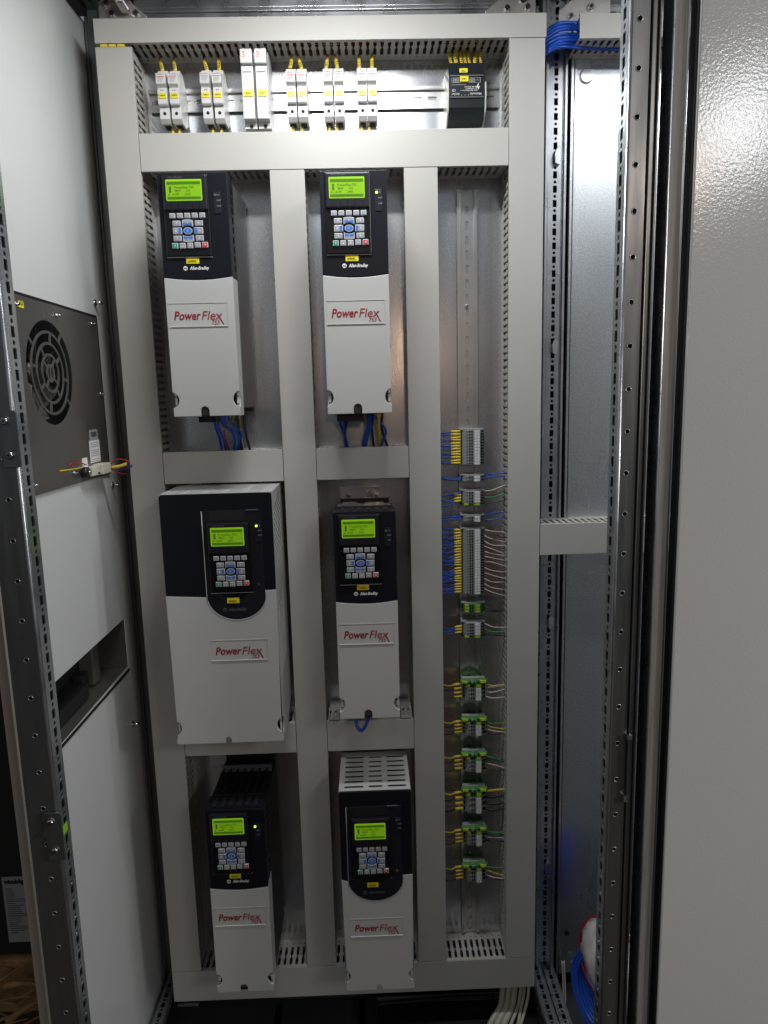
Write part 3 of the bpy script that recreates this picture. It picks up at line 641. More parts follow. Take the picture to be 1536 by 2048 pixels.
# ------------------------------------------------------------------ drives
def keypad(t, ox, zt_, y, depth=.004):
    """operator panel; ox = left, zt_ = top z ; returns part"""
    p = MB().box(ox+.008, ox+.080, y-depth, y+.004, zt_-.1265, zt_-.0035, 'pad', .0015)
    o = p.build('operator_panel', t)
    m = MB()
    m.box(ox+.0095, ox+.0785, y-depth-.004, y-depth+.001, zt_-.0575, zt_-.0045, 'bezel', .0022); 
    for i in range(5): m.box(ox+.0205+i*.0115, ox+.0210+i*.0115, y-depth-.0043, y-depth-.0038, zt_-.054, zt_-.046, 'pad')
    m.text('Allen-Bradley', .0042, FR(ox+.0185, y-depth-.004, zt_-.0098), 'dimw', shear=.2); m.build('bezel', o)
    m = MB().box(ox+.0079, ox+.0801, y-.0015, y-.0004, zt_-.1278, zt_-.1266, 'key').build('trim', o)
    b = y-depth-.0042
    m = MB().plate(rrect(ox+.015, ox+.0712, zt_-.0436, zt_-.0118, .0015), [], FR(0, b+.0003, 0), .0006, 'lcdb')
    m.box(ox+.0165, ox+.0697, b-.0005, b-.0002, zt_-.0423, zt_-.0145, 'lcd')
    m.box(ox+.0172, ox+.0690, b-.0007, b-.0005, zt_-.0196, zt_-.0152, 'lcdd')
    m.box(ox+.0172, ox+.0690, b-.0007, b-.0005, zt_-.0414, zt_-.0376, 'lcdd')
    f_ = FR(ox, b-.0006, zt_)
    for i in range(5): m.box(ox+.0176+i*.0104, ox+.0180+i*.0104, b-.0009, b-.0006, zt_-.0412, zt_-.0378, 'lcdt')
    m.box(ox+.0203, ox+.0235, b-.0008, b-.0005, zt_-.0315, zt_-.0222, 'lcdt')
    m.box(ox+.0206, ox+.0220, b-.0010, b-.0007, zt_-.030, zt_-.026, 'lcdd')
    for s_, x, z, h, w_ in (('PowerFlex 753', .0285, -.0255, .0050, .030), ('480V', .0285, -.0305, .0048, .010), ('8.0A', .0470, -.0305, .0048, .006), ('OFF', .0285, -.0357, .0048, .0065), ('200%', .0440, -.0357, .0048, .009), ('F', .0190, -.0190, .004, None), ('Esc', .032, -.0408, .0034, .005), ('Edit', .043, -.0408, .0034, .005)):
        m.text(s_, h, f_, 'lcdt', x=x, y=z, width=w_, res=1, bold=.00005, d=.0001)
    for x in (.0185, .0255): m.box(ox+x, ox+x+.0022, b-.0008, b-.0005, zt_-.0353, zt_-.0335, 'lcdt')
    m.build('display', o)
    # keys
    b = y-depth
    def key(x0_, x1_, z0_, z1_, face='keyf', txt=None, half=None):
        m = MB().box(ox+x0_, ox+x1_, b-.0030, b+.0003, zt_-z1_, zt_-z0_, 'key', .0009)
        e_ = .0010; m.plate(rrect(ox+x0_+e_, ox+x1_-e_, zt_-z1_+e_*.7, zt_-z0_-e_*1.2, .0006, 2), [], FR(0, b-.0030, 0), .00025, face)
        if half == 'L': m.box(ox+x0_+e_, ox+x0_+.0050, b-.0034, b-.0030, zt_-z1_+e_, zt_-z0_-e_, 'blue')
        if half == 'R': m.box(ox+x1_-.0050, ox+x1_-e_, b-.0034, b-.0030, zt_-z1_+e_, zt_-z0_-e_, 'blue')
        if half == 'B': m.box(ox+x0_+e_, ox+x1_-e_, b-.0034, b-.0030, zt_-z1_+e_, zt_-z1_+.0050, 'blue')
        if half == 'T': m.box(ox+x0_+e_, ox+x1_-e_, b-.0034, b-.0030, zt_-z0_-.0045, zt_-z0_-.0014, 'blue')
        if txt:
            dx = {'L': .0022, 'R': -.0022}.get(half, 0)
            m.text(txt, .0048 if len(txt) < 2 else .0024, FR(ox+(x0_+x1_)/2+dx, b-.0034, zt_-(z0_+z1_)/2-.0016), 'wht', align='CENTER', bold=.0001, res=1, d=.0001)
        m.build('key', o)
    for i in range(5): key(.0172+i*.01174, .0263+i*.01174, .0612, .0690)
    key(.0215, .0338, .0727, .0809, txt='7'); key(.0565, .0690, .0727, .0809, txt='9')
    key(.0212, .0353, .0830, .0932, txt='4', half='R'); key(.0545, .0688, .0830, .0932, txt='6', half='L')
    key(.0215, .0340, .0952, .1037, txt='1'); key(.0565, .0688, .0952, .1037, txt='3')
    # curved up / down keys
    for up in (1, 0):
        pts = []
        zc = zt_-.0881
        for i in range(9):
            q = i/8; x = .0365+.0168*q; a_ = 1-(2*q-1)**2
            pts.append((ox+x, zc+(.0158+.0012*a_)*(1 if up else -1)))
        for i in range(9):
            q = 1-i/8; x = .0365+.0168*q; a_ = 1-(2*q-1)**2
            pts.append((ox+x, zc+(.0062+.0022*a_)*(1 if up else -1)))
        m = MB().prism(pts, FR(0, b, 0), .0030, 'key')
        cxm = sum(p[0] for p in pts)/len(pts); czm = sum(p[1] for p in pts)/len(pts)
        inn = [(cxm+(p[0]-cxm)*.86, czm+(p[1]-czm)*.78) for p in pts]
        m.prism(inn, FR(0, b-.003, 0), .0002, 'keyf')
        inn2 = [(p[0], czm-(.0001 if up else -.0001)+min(0, p[1]-czm) if up else czm+max(0, p[1]-czm)) for p in inn]
        m.prism([p for p in inn2], FR(0, b-.0033, 0), .0002, 'blue')
        m.text('8' if up else '2', .0032, FR(cxm, b-.0036, czm-.0012), 'wht', align='CENTER', res=1, d=.0001); m.build('key', o)
    m = MB().prism(circ(ox+.0449, zt_-.0881, .0070, 20, .0052), FR(0, b, 0), .0030, 'key').prism(circ(ox+.0449, zt_-.0881, .0060, 20, .0043), FR(0, b-.003, 0), .0002, 'blue')
    m.text('5', .0042, FR(ox+.0449, b-.0033, zt_-.0896), 'wht', align='CENTER', res=1, d=.0001); m.build('key', o)
    for i, (f, tx) in enumerate((('green', 'I'), ('keyf', 'jog'), ('keyf', '0'), ('keyf', '+/-'), ('red', 'O'))):
        key(.0185+i*.01185, .0278+i*.01185, .1062 - (.0008 if i > 2 else 0), .1148 - (.0008 if i > 2 else 0), f, tx)
    return o

def logo(t, x, w_, ztop, y):
    """recessed name plate with the red lettering; ztop = z of plate top"""
    m = MB().box(x+.0005, x+w_-.0005, y-.0004, y+.0006, ztop-.0365, ztop-.0005, 'white')
    o = m.build('name_plate', t)
    m = MB().box(x, x+w_, y-.0010, y+.0002, ztop-.0006, ztop, 'fusg').box(x+w_-.0006, x+w_, y-.0009, y+.0002, ztop-.0368, ztop-.0006, 'fusg').box(x, x+w_, y-.0014, y+.0002, ztop-.0374, ztop-.0368, 'wht').build('plate_edge_shading', o)  # recess edges: shade painted grey at top and right, light painted white below
    f_ = FR(x, y-.0004, ztop); k = w_/.0945
    m = MB().text('Power', .0195, f_, 'inkr', x=.0075*k, y=-.0262, shear=.22, bold=.0004, width=.0435*k, res=3)
    m.text('Flex', .0200, f_, 'inkp', x=.0520*k, y=-.0262, shear=.22, width=.0330*k, res=3, bold=.00005); m.text('Flex', .0200, f_, 'inkr', x=.0526*k, y=-.0266, shear=.22, width=.0330*k, res=3, bold=-.00025, off=.0002)
    m.text('753', .0095, f_, 'inkr', x=.0680*k, y=-.0345, shear=.22, width=.0125*k, res=2)
    m.prism([(.0812*k, -.0255), (.0832*k, -.0255), (.0880*k, -.0345), (.0858*k, -.0345)], f_, .0004, 'inkr')
    m.build('lettering', o)

def brand(t, x, z, y, mt='wht'):
    m = MB().prism(circ(x+.0036, z+.0025, .0035, 18), FR(0, y, 0), .0003, mt); m.text('AB', .0038, FR(x+.0036, y-.0003, z+.0012), 'ink' if mt == 'wht' else 'pad', align='CENTER', res=1, bold=.0001)
    m.text('Allen-Bradley', .0074, FR(x, y, z), mt, x=.0105, y=.0002, shear=.25, width=.031, bold=.00018, res=2); m.build('brand_print', t)

def status(t, x, z, y, led):
    m = MB().box(x, x+.0112, y-.0012, y+.0004, z-.033, z, 'bezel', .0006)
    for k in range(3): m.text(['STS', 'ENET', 'LINK'][k], .0030, FR(x+.0052, y-.0012, z-.0058-k*.0082), 'keyf', res=1, d=.0001)
    o = m.build('status_window', t)
    MB().disc((x+.003, y-.0012, z-.0050), (0, -1, 0), .0021, .0012, 'led' if led else 'chas', 12).build('status_light', o)

def ytag(t, x, z, y, tx, w_=.0208, h=.0095):
    m = MB().box(x, x+w_, y-.0012, y, z-h, z, 'tag', .0005); m.text(tx, .0048, FR(x+.003, y-.0013, z-h+.0022), 'ink', width=w_*.62); m.build('yellow_tag', t)

def arc_cut(cx, cz, r, a0, a1, n=9): return [(cx+r*math.cos(math.radians(a0+(a1-a0)*i/n)), cz+r*math.sin(math.radians(a0+(a1-a0)*i/n))) for i in range(n+1)]

def drive_narrow(label, X, Z, W, H, FY, tagtx, led, black=False, flange=False, toplen=0, lean=0):
    t = thing('motor_drive', label, 'motor drive', (X, 0, Z), 'motor drives with lit green displays'); y = FY
    zc = H-.158
    # chassis
    cm = 'chasd' if black else 'chas'
    m = MB().box(.001, W-.001, y+.045, -.012, .012, H-.001+toplen, cm, .001); m.box(.006, W-.006, -.012, -.0005, .004, H+toplen+.008, cm)
    m.build('chassis', t)
    # lower light cover with notches
    out_ = [(0.0006, 0)]; cx = W*.5-.003
    notch = [(cx-.007, 0), (cx-.007, .009)]+arc_cut(cx, .009, .007, 180, 0)[1:]+[(cx+.007, 0)]
    R_ = .0135; zn = .027
    right = arc_cut(W+.003, zn, R_, 257, 103)[0:]
    left = arc_cut(-.003, zn, R_, 77, -77)
    right = [p for p in right if p[0] < W]; left = [p for p in left if p[0] > 0]
    top = [(W-.0, zc)]+[(W*(1-i/10.), zc-.0045*math.sin(math.pi*i/10.)) for i in range(1, 10)]+[(0, zc)]
    poly = [(0, 0)]+notch+[(W, 0)]+right+top+left
    m = MB().plate(poly, [], FR(0, y+.0045, 0), .0045, 'white', .0010)
    m.build('lower_cover', t)
    m = MB()
    for xx, s in ((0.0004, 1), (W-.0024, 1)):
        hz = [(zn+R_*math.sin(math.radians(q))*1.0, 0) for q in range(-90, 91, 15)]
        fr = frame((xx, y+.0046, 0), (0, 0, 1), (0, 1, 0))   # n = z x y = -x ; thickness goes -x
        fr = (fr[0]+Vector((.002, 0, 0)), fr[1], fr[2], fr[3])
        prof = [(0, 0), (0, .034), (zc, .040), (zc, 0)]+[(zn+R_*.97*math.cos(math.radians(a)), .010*math.sin(math.radians(a))) for a in range(0, 181, 20)]
        m.plate(prof, [], fr, .002, 'white')
    m.box(.002, W-.002, y+.006, y+.034, .0, .0015, 'chasd').build('side_skirt', t)
    for xx in (.0035, W-.0045):
        m = MB()
        m.box(xx-.001, xx+.003, y+.006, y+.012, zn-.012, zn+.012, 'fus', .001); m.box(xx-.0012, xx+.0032, y+.0052, y+.0060, zn+.0045, zn+.0056, 'hole'); m.box(xx-.0012, xx+.0032, y+.0052, y+.0060, zn-.0080, zn-.0069, 'hole')
        m.build('latch', t)
    MB().box(cx-.009, cx+.009, y+.009, y+.012, -.001, .022, 'chas').build('notch_backing', t)
    # upper black shell
    poly = [(0, zc+.0008)]+[(W*(i/10.), zc+.0008-.0045*math.sin(math.pi*i/10.)) for i in range(1, 10)]+[(W, zc+.0008), (W, H), (0, H)]
    MB().plate(poly, [], FR(0, y+.0045, 0), .0045, 'black', .0010).build('upper_cover', t)
    m = MB()
    vents = [rect(.010+k*.0150, .0205+k*.0150, .022, .033) for k in range(9)]
    for xx in (.0004, W-.0020):
        fr = frame((xx+.0016, y+.0046, zc+.002), (0, 0, 1), (0, 1, 0)); m.plate(rect(0, H-zc-.002, 0, .044), vents, fr, .0016, 'black')
    m.box(.002, W-.002, y+.005, y+.044, H-.002, H, 'black'); m.build('shell_side', t)
    m = MB().box(.003, W-.003, y+.006, y+.043, zc+.003, H-.003, 'hole').build('shell_dark_fill', t)  # black box put in for the shaded interior seen through the vents
    o = keypad(t, 0, H, y)
    status(t, .087, H-.029, y, led)
    ytag(t, .0377, H-.1258-.002, y, tagtx)
    brand(t, .0320, H-.1465, y)
    logo(t, .0045, .0945, H-.198, y)
    # top details
    m = MB()
    for k in range(6): m.box(.012+k*.015, .019+k*.015, y+.010, y+.040, H+.0002, H+.0016, cm)
    m.box(.004, W-.004, y+.0455, y+.0465, H-.003, H+.003, cm); m.build('top_vent', t)
    if flange:
        m = MB().box(.006, W-.010, -.0035, -.0005, H+toplen-.002, H+toplen+.030, 'zinc')
        m.build('mounting_flange', t)
        for x in (.022, W-.030): MB().disc((x, -.0035, H+toplen+.014), (0, -1, 0), .0055, .004, 'bolt', 6).disc((x, -.0076, H+toplen+.014), (0, -1, 0), .003, .004, 'bolt', 10).build('flange_bolt', t)
        m = MB()
        m.box(.003, W-.005, y+.055, -.05, H+toplen-.001, H+toplen+.004, 'clear', .001)
        m.box(.012, .040, y+.060, -.06, H+toplen+.004, H+toplen+.009, 'clear', .001).box(.055, .090, y+.060, -.06, H+toplen+.004, H+toplen+.008, 'clear', .001)
        m.build('clear_cover', t)
    return t

d1 = drive_narrow('upper left narrow drive hanging on the left column of ducts', .1185, 1.341, .1100, .3800, -.195, 'LMP03', False)
d2 = drive_narrow('upper middle narrow drive with green status light and blue cables', .3738, 1.3390, .1065, .3800, -.20, '2MP03C', True)
d4 = drive_narrow('middle narrow drive with a clear cover on top', .3755, .7995, .1075, .3745, -.20, '11MP03C', False, black=True, flange=True, toplen=-.012)
d5 = drive_narrow('bottom left narrow drive with a long dark sloping top', .1235, .2540, .1075, .3780, -.20, '4MP03', True, black=True, toplen=-.004)
# dark fins on top of the bottom left drive
m = MB()
for k in range(7): m.box(.008+k*.0145, .0095+k*.0145, -.15, -.015, .3745, .383, 'chasd')
m.box(.004, .1035, -.018, -.014, .374, .398, 'chasd').box(.004, .1035, -.062, -.058, .374, .388, 'chas').build('cooling_fins', d5)

def drive_wide(label, X, Z, W, H, FY, px, tagtx, led, sidevent):
    t = thing('motor_drive', label, 'motor drive', (X, 0, Z), 'motor drives with lit green displays'); y = FY
    pl, pr_ = px, px+.1015; zb_ = H-.2215; zs = H-.178; zl = H-.1765; zr = H-.170
    # light shell: front plate w/ notches
    R_ = .0155; zn = .031; cx = pl+.0215 if W > .15 else W*.49
    notch = [(cx-.0052, 0), (cx-.0052, .006)]+arc_cut(cx, .006, .0052, 180, 0)[1:]+[(cx+.0052, 0)]
    right = [p for p in arc_cut(W+.005, zn, R_, 257, 103) if p[0] < W]; left = [p for p in arc_cut(-.005, zn, R_, 77, -77) if p[0] > 0]
    curve = lambda dr: [((pl+pr_)/2+((pr_-pl)/2+dr)*math.cos(math.radians(a)), zs+(zs-zb_+dr)*math.sin(math.radians(a))) for a in range(0, -181, -12)]
    cv = curve(.0010)
    topc = [(W, zr)]+[(pr_+.0010, zr-.001)]+cv[1:-1]+[(pl-.0010, zl-.004)]+[(0, zl)]
    poly = [(.003, 0)]+notch+[(W-.003, 0), (W, .003)]+right+topc+left+[(0, .003)]
    MB().plate(poly, [], FR(0, y+.0045, 0), .0045, 'white', .0008).build('lower_cover', t)
    # black upper front with U-shaped pod
    cv = curve(0)
    poly = [(W-.0005, zr+.0006), (W-.0005, H-.004), (W-.004, H-.0005), (.004, H-.0005), (.0005, H-.004), (.0005, zl+.0006), (pl, zl-.0034)]+cv[::-1][1:-1]+[(pr_, zr-.0002)]
    MB().plate(poly, [], FR(0, y+.0048, 0), .0045, 'black', .0006).build('upper_cover', t)
    m = MB().plate([(pl+.001, H-.030), (pr_-.001, H-.030)]+[((pl+pr_)/2+((pr_-pl)/2-.001)*math.cos(math.radians(a)), zs+(zs-zb_-.001)*math.sin(math.radians(a))) for a in range(0, -181, -12)], [], FR(0, y+.0004, 0), .0012, 'bezel', .0004)
    m.build('pod', t)
    # pale rim along the pod
    m = MB(); pts = [(pl-.0002, y-.0002, H-.030), (pl-.0002, y-.0002, zs)]+[(p[0], y-.0002, p[1]) for p in curve(.0004)[::-1][1:-1]]+[(pr_+.0002, y-.0002, zr)]
    m.tube(pts, .0007, 'keyf' if W < .15 else 'key', 6, 3); m.build('pod_rim', t)
    MB().box(pl+.012, pr_-.030, y-.0012, y+.001, H-.047, H-.029, 'hole').box(pr_-.027, pr_-.006, y-.0020, y+.001, H-.030, H-.0285, 'chas').build('pod_recess', t)
    m = MB().prism([(pl+.012, H-.1722), (pr_-.014, H-.1722), (pr_-.032, H-.191), (pl+.032, H-.191)], FR(0, y-.0006, 0), .0010, 'chasd').prism([(pl+.024, H-.1722), (pr_-.030, H-.1722), (pr_-.040, H-.184), (pl+.036, H-.184)], FR(0, y-.0016, 0), .0010, 'pad').build('finger_grip', t)
    MB().disc((pr_-.011, y-.001, H-.160), (0, -1, 0), .0024, .0012, 'bolt', 12).build('pod_screw', t)
    # shell sides, top, back
    D0, D1 = y+.0049, -.055
    m = MB(); hs = []
    def slant(z0_, n):
        return [[(z0_+k*.0088, .012), (z0_+k*.0088+.0036, .012), (z0_+k*.0088+.0036+.020, -D0+D1-.016), (z0_+k*.0088+.020, -D0+D1-.016)] for k in range(n)]
    dd = D1-D0
    if sidevent:
        hs = [[(z_, .014), (z_+.0056, .014), (z_+.0056+.022, dd-.035), (z_+.022, dd-.035)] for z_ in [H-.13+k*.0092 for k in range(11)]]+[[(z_, .014), (z_+.0054, .014), (z_+.0054+.022, dd-.045), (z_+.022, dd-.045)] for z_ in [H-.335+k*.0092 for k in range(14)]]
    for xx in (.0004, W-.0024):
        fr = frame((xx+(.002 if xx > .1 else .0008), D0, 0), (0, 0, 1), (0, 1, 0))
        bott = [(.0, 0), (.004, dd*.5), (.03, dd)]
        prof = bott+[(H-.001, dd), (H-.001, 0)]+[(zn+R_*.9*math.cos(math.radians(a)), .012*math.sin(math.radians(a))) for a in range(0, 181, 20)]
        m.plate(prof, hs, fr, .0008, 'white')
    m.build('side_panel', t)
    m = MB(); rows = 7; hs = []
    nx = 3 if W < .15 else 5
    for k in range(rows):
        yy_ = .010+k*(dd-.016)/rows
        for j in range(nx):
            a_ = .010+(W-.020)/nx*j; b_ = a_+(W-.020)/nx-.010
            if nx == 3: a_, b_ = ((.010, .046), (.055, .081), (.090, .125))[j]
            hs.append(rrect(a_, b_, yy_, yy_+.0062, .003, 3))
    m.plate(rect(.0006, W-.0006, .0, dd), hs, frame((0, D0, H-.0014), (1, 0, 0), (0, 1, 0)), .0012, 'white', .0003); m.build('top_grille', t)
    MB().box(.007, W-.008, D0+.012, -.0006, .012, H-.020, 'chasd').build('chassis', t)
    for xx in (.0045, W-.0055): m = MB(); m.box(xx-.001, xx+.002, y+.007, y+.014, zn-.014, zn+.014, 'fus', .001); m.box(xx-.0012, xx+.0022, y+.0062, y+.0070, zn+.0055, zn+.0066, 'hole'); m.build('latch', t)
    keypad(t, px-.0002, H-.0453, y-.0016)
    status(t, px+.0885, H-.052, y-.0008, led)
    ytag(t, px+.0345, H-.1815, y-.0016, tagtx, .021, .0098)
    brand(t, px+.026, H-.2055, y-.0008, 'dimw')
    logo(t, px+.0005, .0985, H-.258, y)
    return t
d3 = drive_wide('wide drive of the left column with a slotted pale side', .0833, .7620, .1905, .4500, -.20, .071, '3MP03', True, True)
d6 = drive_wide('bottom middle drive with rows of slots on its pale top', .3672, .2460, .1325, .4120, -.20, .013, '5MP03', False, False)

# ------------------------------------------------------------------ cables below drives
def cable(pts, r, m_, label, group=None, cat='cable'):
    o = MB().tube(pts, r, m_, 8, 6).build('cable'); tag(o, label, cat, group); return o
def CB(lst, Y0, group, base):
    for i, (mm, r, uv) in enumerate(lst):
        n = len(uv); pts = [P(u, v, (Y0[0]+(Y0[1]-Y0[0])*k/(n-1))) for k, (u, v) in enumerate(uv)]
        cable(pts, r, mm, '%s %s, %s from the left' % ({'wblue': 'blue', 'wblack': 'black', 'wyel': 'yellow green', 'wred': 'red', 'wwht': 'white'}[mm], base, fl_names[i % 10]), group)
CB([('wblue', .0026, [(432, 826), (430, 850), (438, 872), (444, 900)]), ('wblue', .0024, [(440, 826), (437, 852), (446, 874), (452, 900)]), ('wblue', .0022, [(446, 826), (444, 848), (462, 862), (470, 880), (468, 900)]), ('wblue', .0024, [(455, 828), (462, 846), (480, 862), (482, 880), (478, 900)]), ('wred', .0018, [(448, 862), (452, 880), (458, 900)]), ('wblue', .0022, [(450, 828), (452, 852), (474, 866), (478, 884), (474, 900)]),
    ('wyel', .0018, [(462, 828), (456, 846), (450, 856)]), ('wyel', .0018, [(470, 828), (464, 842), (460, 856)]), ('wblack', .0026, [(472, 828), (478, 860), (484, 900)]), ('wyel', .0016, [(479, 828), (480, 850), (486, 896)]), ('wblack', .0024, [(488, 828), (490, 860), (500, 900)])], (-.10, -.045), 'cables under the upper left drive', 'cable under the upper left drive')
CB([('wblue', .0026, [(680, 826), (680, 846), (688, 868), (692, 896)]), ('wblue', .0024, [(690, 826), (688, 850), (690, 872), (696, 896)]), ('wblue', .0022, [(696, 826), (692, 850), (690, 868)]), ('wyel', .0022, [(730, 826), (731, 846)]), ('wblue', .0052, [(738, 826), (738, 850), (732, 876), (727, 898)]), ('wblack', .0024, [(746, 828), (744, 858), (748, 896)]),
    ('wyel', .0030, [(757, 830), (757, 862), (759, 892)]), ('wblue', .0022, [(746, 832), (760, 844), (772, 862), (766, 880), (762, 896)]), ('wblack', .0024, [(764, 826), (764, 858), (776, 896)]), ('wyel', .0018, [(762, 828), (762, 846), (765, 850)])], (-.10, -.045), 'cables under the upper middle drive', 'cable under the upper middle drive')
MB_ = MB().box(P(398, 830, -.16).x, P(432, 830, -.16).x, -.165, -.12, 1.330, 1.341, 'chasd', .001).build('cable_clamp'); tag(MB_, 'black cable clamp under the upper left drive', 'clamp', 'black clamps under the drives')
MB_ = MB().box(P(674, 830, -.16).x, P(728, 830, -.16).x, -.165, -.12, 1.326, 1.339, 'chasd', .001).build('cable_clamp'); tag(MB_, 'wide black cable clamp under the upper middle drive', 'clamp', 'black clamps under the drives')
cable([P(712, 1434, -.16), P(714, 1452, -.165), P(722, 1461, -.168), P(731, 1452, -.168), P(738, 1432, -.165)], .0032, 'wblue', 'dark blue cable loop hanging under the middle drive')
for i, (u, lab) in enumerate(((1158, 'x'),)): pass
for i, (v0_, v1_, r) in enumerate(((60, 46, .0034), (66, 54, .0032), (74, 58, .0030), (80, 70, .0030), (88, 76, .0030), (97, 80, .0030), (100, 88, .0028), (104, 96, .0028))):
    cable([P(1080, v0_+16, -.05), P(1096, v0_, -.048-.002*i), P(1120, (v0_+v1_)/2-6, -.052), P(1160, v1_, -.045-.003*(i % 3)), P(1200, v1_+2, -.04), P(1300, v1_+4, -.04)], r, 'wblue', 'bright blue cable into the right bay duct, %s from the top' % fl_names[i], 'blue cables crossing to the right bay')
for i, (ut, ub, r) in enumerate(((1004, 984, .0058), (1016, 998, .0066), (1028, 1012, .0068), (1040, 1026, .0040), (1047, 1040, .0036), (1056, 1046, .0034))):
    cable([P(ut+2, 1965, -.040), P(ut, 1992, -.045), P(ut-5, 2015, -.055), P(ub-4, 2048, -.08), P(ub-16, 2085, -.12)], r, 'wbei', 'beige cable below the bottom duct, %s from the left' % fl_names[i], 'beige cables below the bottom duct')

# ------------------------------------------------------------------ terminal blocks
def term_proto(kind, pitch):
    t = thing('terminal_block', 'x', 'terminal block', (0, 0, 0)); h = pitch-.0005; bm_ = {'g': 'term', 'p': 'tgrn'}[kind]
    x = lambda q: -.0195+q/360*.0469-.0
    m = MB().prism([(.0, .002), (-.0, .002)] and [(-.0195, .008), (-.0195, .030), (-.0145, .036), (-.010, .044), (.0045, .044), (.006, .047), (.0165, .047), (.0185, .040), (.0265, .036), (.0275, .026), (.0275, .008)], frame((0, 0, 0), (1, 0, 0), (0, -1, 0)), -h, bm_)
    # wire entries and clamp openings
    for a_, b_, y0_, dz in ((-.0180, -.0150, -.0345, .62), (.0005-.0045, .0035-.0045, -.0444, .6), (.0050-.0045, .0080-.0045, -.0444, .6), (.0198, .0222, -.0396, .6), (.0228, .0255, -.0384, .62)):
        m.box(a_, b_, y0_-.0006, y0_+.004, h*(1-dz)/2, h*(1+dz)/2, 'hole')
    if kind == 'p': m.box(-.0135, -.006, -.0446, -.040, h*.15, h*.85, 'tgy').box(.008, .016, -.0478, -.045, h*.15, h*.85, 'tgy')
    else: m.box(-.0090, -.0058, -.0446, -.042, h*.2, h*.7, 'chas')
    m.build('housing', t)
    if kind == 'g': MB().box(.0062, .0164, -.0481, -.0471, .0002, h-.0002, 'mark').box(.0115, .0122, -.0484, -.0481, h*.25, h*.75, 'keyf').build('marker_strip', t)
    return t
PR = {}
ordn = fl_names+['eleventh', 'twelfth', 'thirteenth', 'fourteenth', 'fifteenth', 'sixteenth', 'seventeenth', 'eighteenth', 'nineteenth', 'twentieth', 'twenty-first', 'twenty-second', 'twenty-third', 'twenty-fourth']
groups = [('g'*12, 1.3000, .0055, 'upper twelve-way strip'), ('gg', 1.2130, .0056, 'first pair below the twelve-way strip'), ('ggggp', 1.1830, .0056, 'five-way strip with a green foot'), ('gg', 1.1345, .0056, 'pair above the long strip'), ('g'*24, 1.1080, .0054, 'long twenty-four-way strip'), ('ppp', .9580, .0058, 'all-green trio'), ('ggggp', .9190, .0062, 'five-way strip below the green trio'),
          ('pggg', .7920, .0088, 'first lower clamp group'), ('pggg', .7110, .0076, 'second lower clamp group'), ('pggg', .6350, .0088, 'third lower clamp group'), ('pggg', .5560, .0120, 'thick fourth lower clamp group'), ('pggg', .4680, .0085, 'fifth lower clamp group'), ('pggg', .3830, .0085, 'lowest clamp group')]
for gi, (ks, ztop, pitch, nm) in enumerate(groups):
    for j, kch in enumerate(ks):
        key_ = (kch, pitch)
        if key_ not in PR:
            o = term_proto(kch, pitch); PR[key_] = o; index_kids()
        else: o = copy_tree(PR[key_])
        o.location = (.6350+(.0015 if gi > 6 else 0), 0, ztop-(j+1)*pitch)
        o['label'] = '%s terminal block, %s from the top in the %s' % ({'g': 'grey', 'p': 'green'}[kch], ordn[j], nm); o['category'] = 'terminal block'; o['group'] = 'terminal blocks in the '+nm
    if gi > 6:
        t = thing('ground_clamp', 'green and yellow earth clamp on top of the %s' % nm, 'earth clamp', (.636, 0, ztop), 'green yellow earth clamps')
        m = MB().box(-.024, .030, -.046, -.036, .0005, .0075, 'tgrn', .001).box(-.021, -.010, -.0475, -.044, .001, .0068, 'tgy', .001).box(.014, .027, -.0485, -.044, .001, .0072, 'tgy', .001).box(-.004, .006, -.0475, -.045, .0015, .006, 'term', .0006); m.build('clamp_body', t)
        m = MB()
        for x in (-.006, .002, .011): m.box(x, x+.0028, -.0478, -.0470, .0020, .0056, 'hole')
        m.build('clamp_opening', t)
    if gi in (0, 4):
        pass
    MB_ = MB().box(.6155, .662, -.038, -.006 if gi <= 6 else -.028, ztop+.0002 if gi <= 6 else ztop+.0078, (ztop if gi <= 6 else ztop+.0076)+.0016, 'term').build('end_plate'); tag(MB_, 'thin grey end plate on top of the %s' % nm, 'end plate', 'grey end plates of the terminal strips')

def twire(side, z, cols, group, label, marker=None, dz=0, y0=-.034, x1=None, slack=0, r=.0013, mlen=.014):
    """wire from a terminal to the duct; side -1 left, +1 right"""
    xs = .6170 if side < 0 else .6615; xe = (.574-.003 if side < 0 else .6983+.003) if x1 is None else x1
    t = thing('wire', label, 'wire', (xs, y0, z), group)
    ye = -.045-y0
    if marker:
        mx = side*-1
        a_ = Vector((side*.0005, 0, 0)); b_ = Vector((side*(mlen+.0005), -.002, slack*.35))
        MB().tube([a_, b_], r+.0011, marker, 8, 1).build('marker_sleeve', t)
        m = MB()
        for k in range(3):
            q = a_.lerp(b_, .25+.25*k); m.box(q.x-.0012, q.x-.0004, q.y-r-.0014, q.y-r-.0008, q.z-.0009, q.z+.0009, 'ink')
        m.build('print', t); s_ = b_
    else: s_ = Vector((side*.0, 0, 0))
    e_ = Vector((xe-xs, ye+.0, dz))
    MB().tube([s_-Vector((side*.002, 0, 0)), s_.lerp(e_, .35)+Vector((0, -.003, slack)), s_.lerp(e_, .75)+Vector((0, -.001, slack*.5)), e_], r, cols, 6, 4).build('conductor', t)
R = random.Random(3)
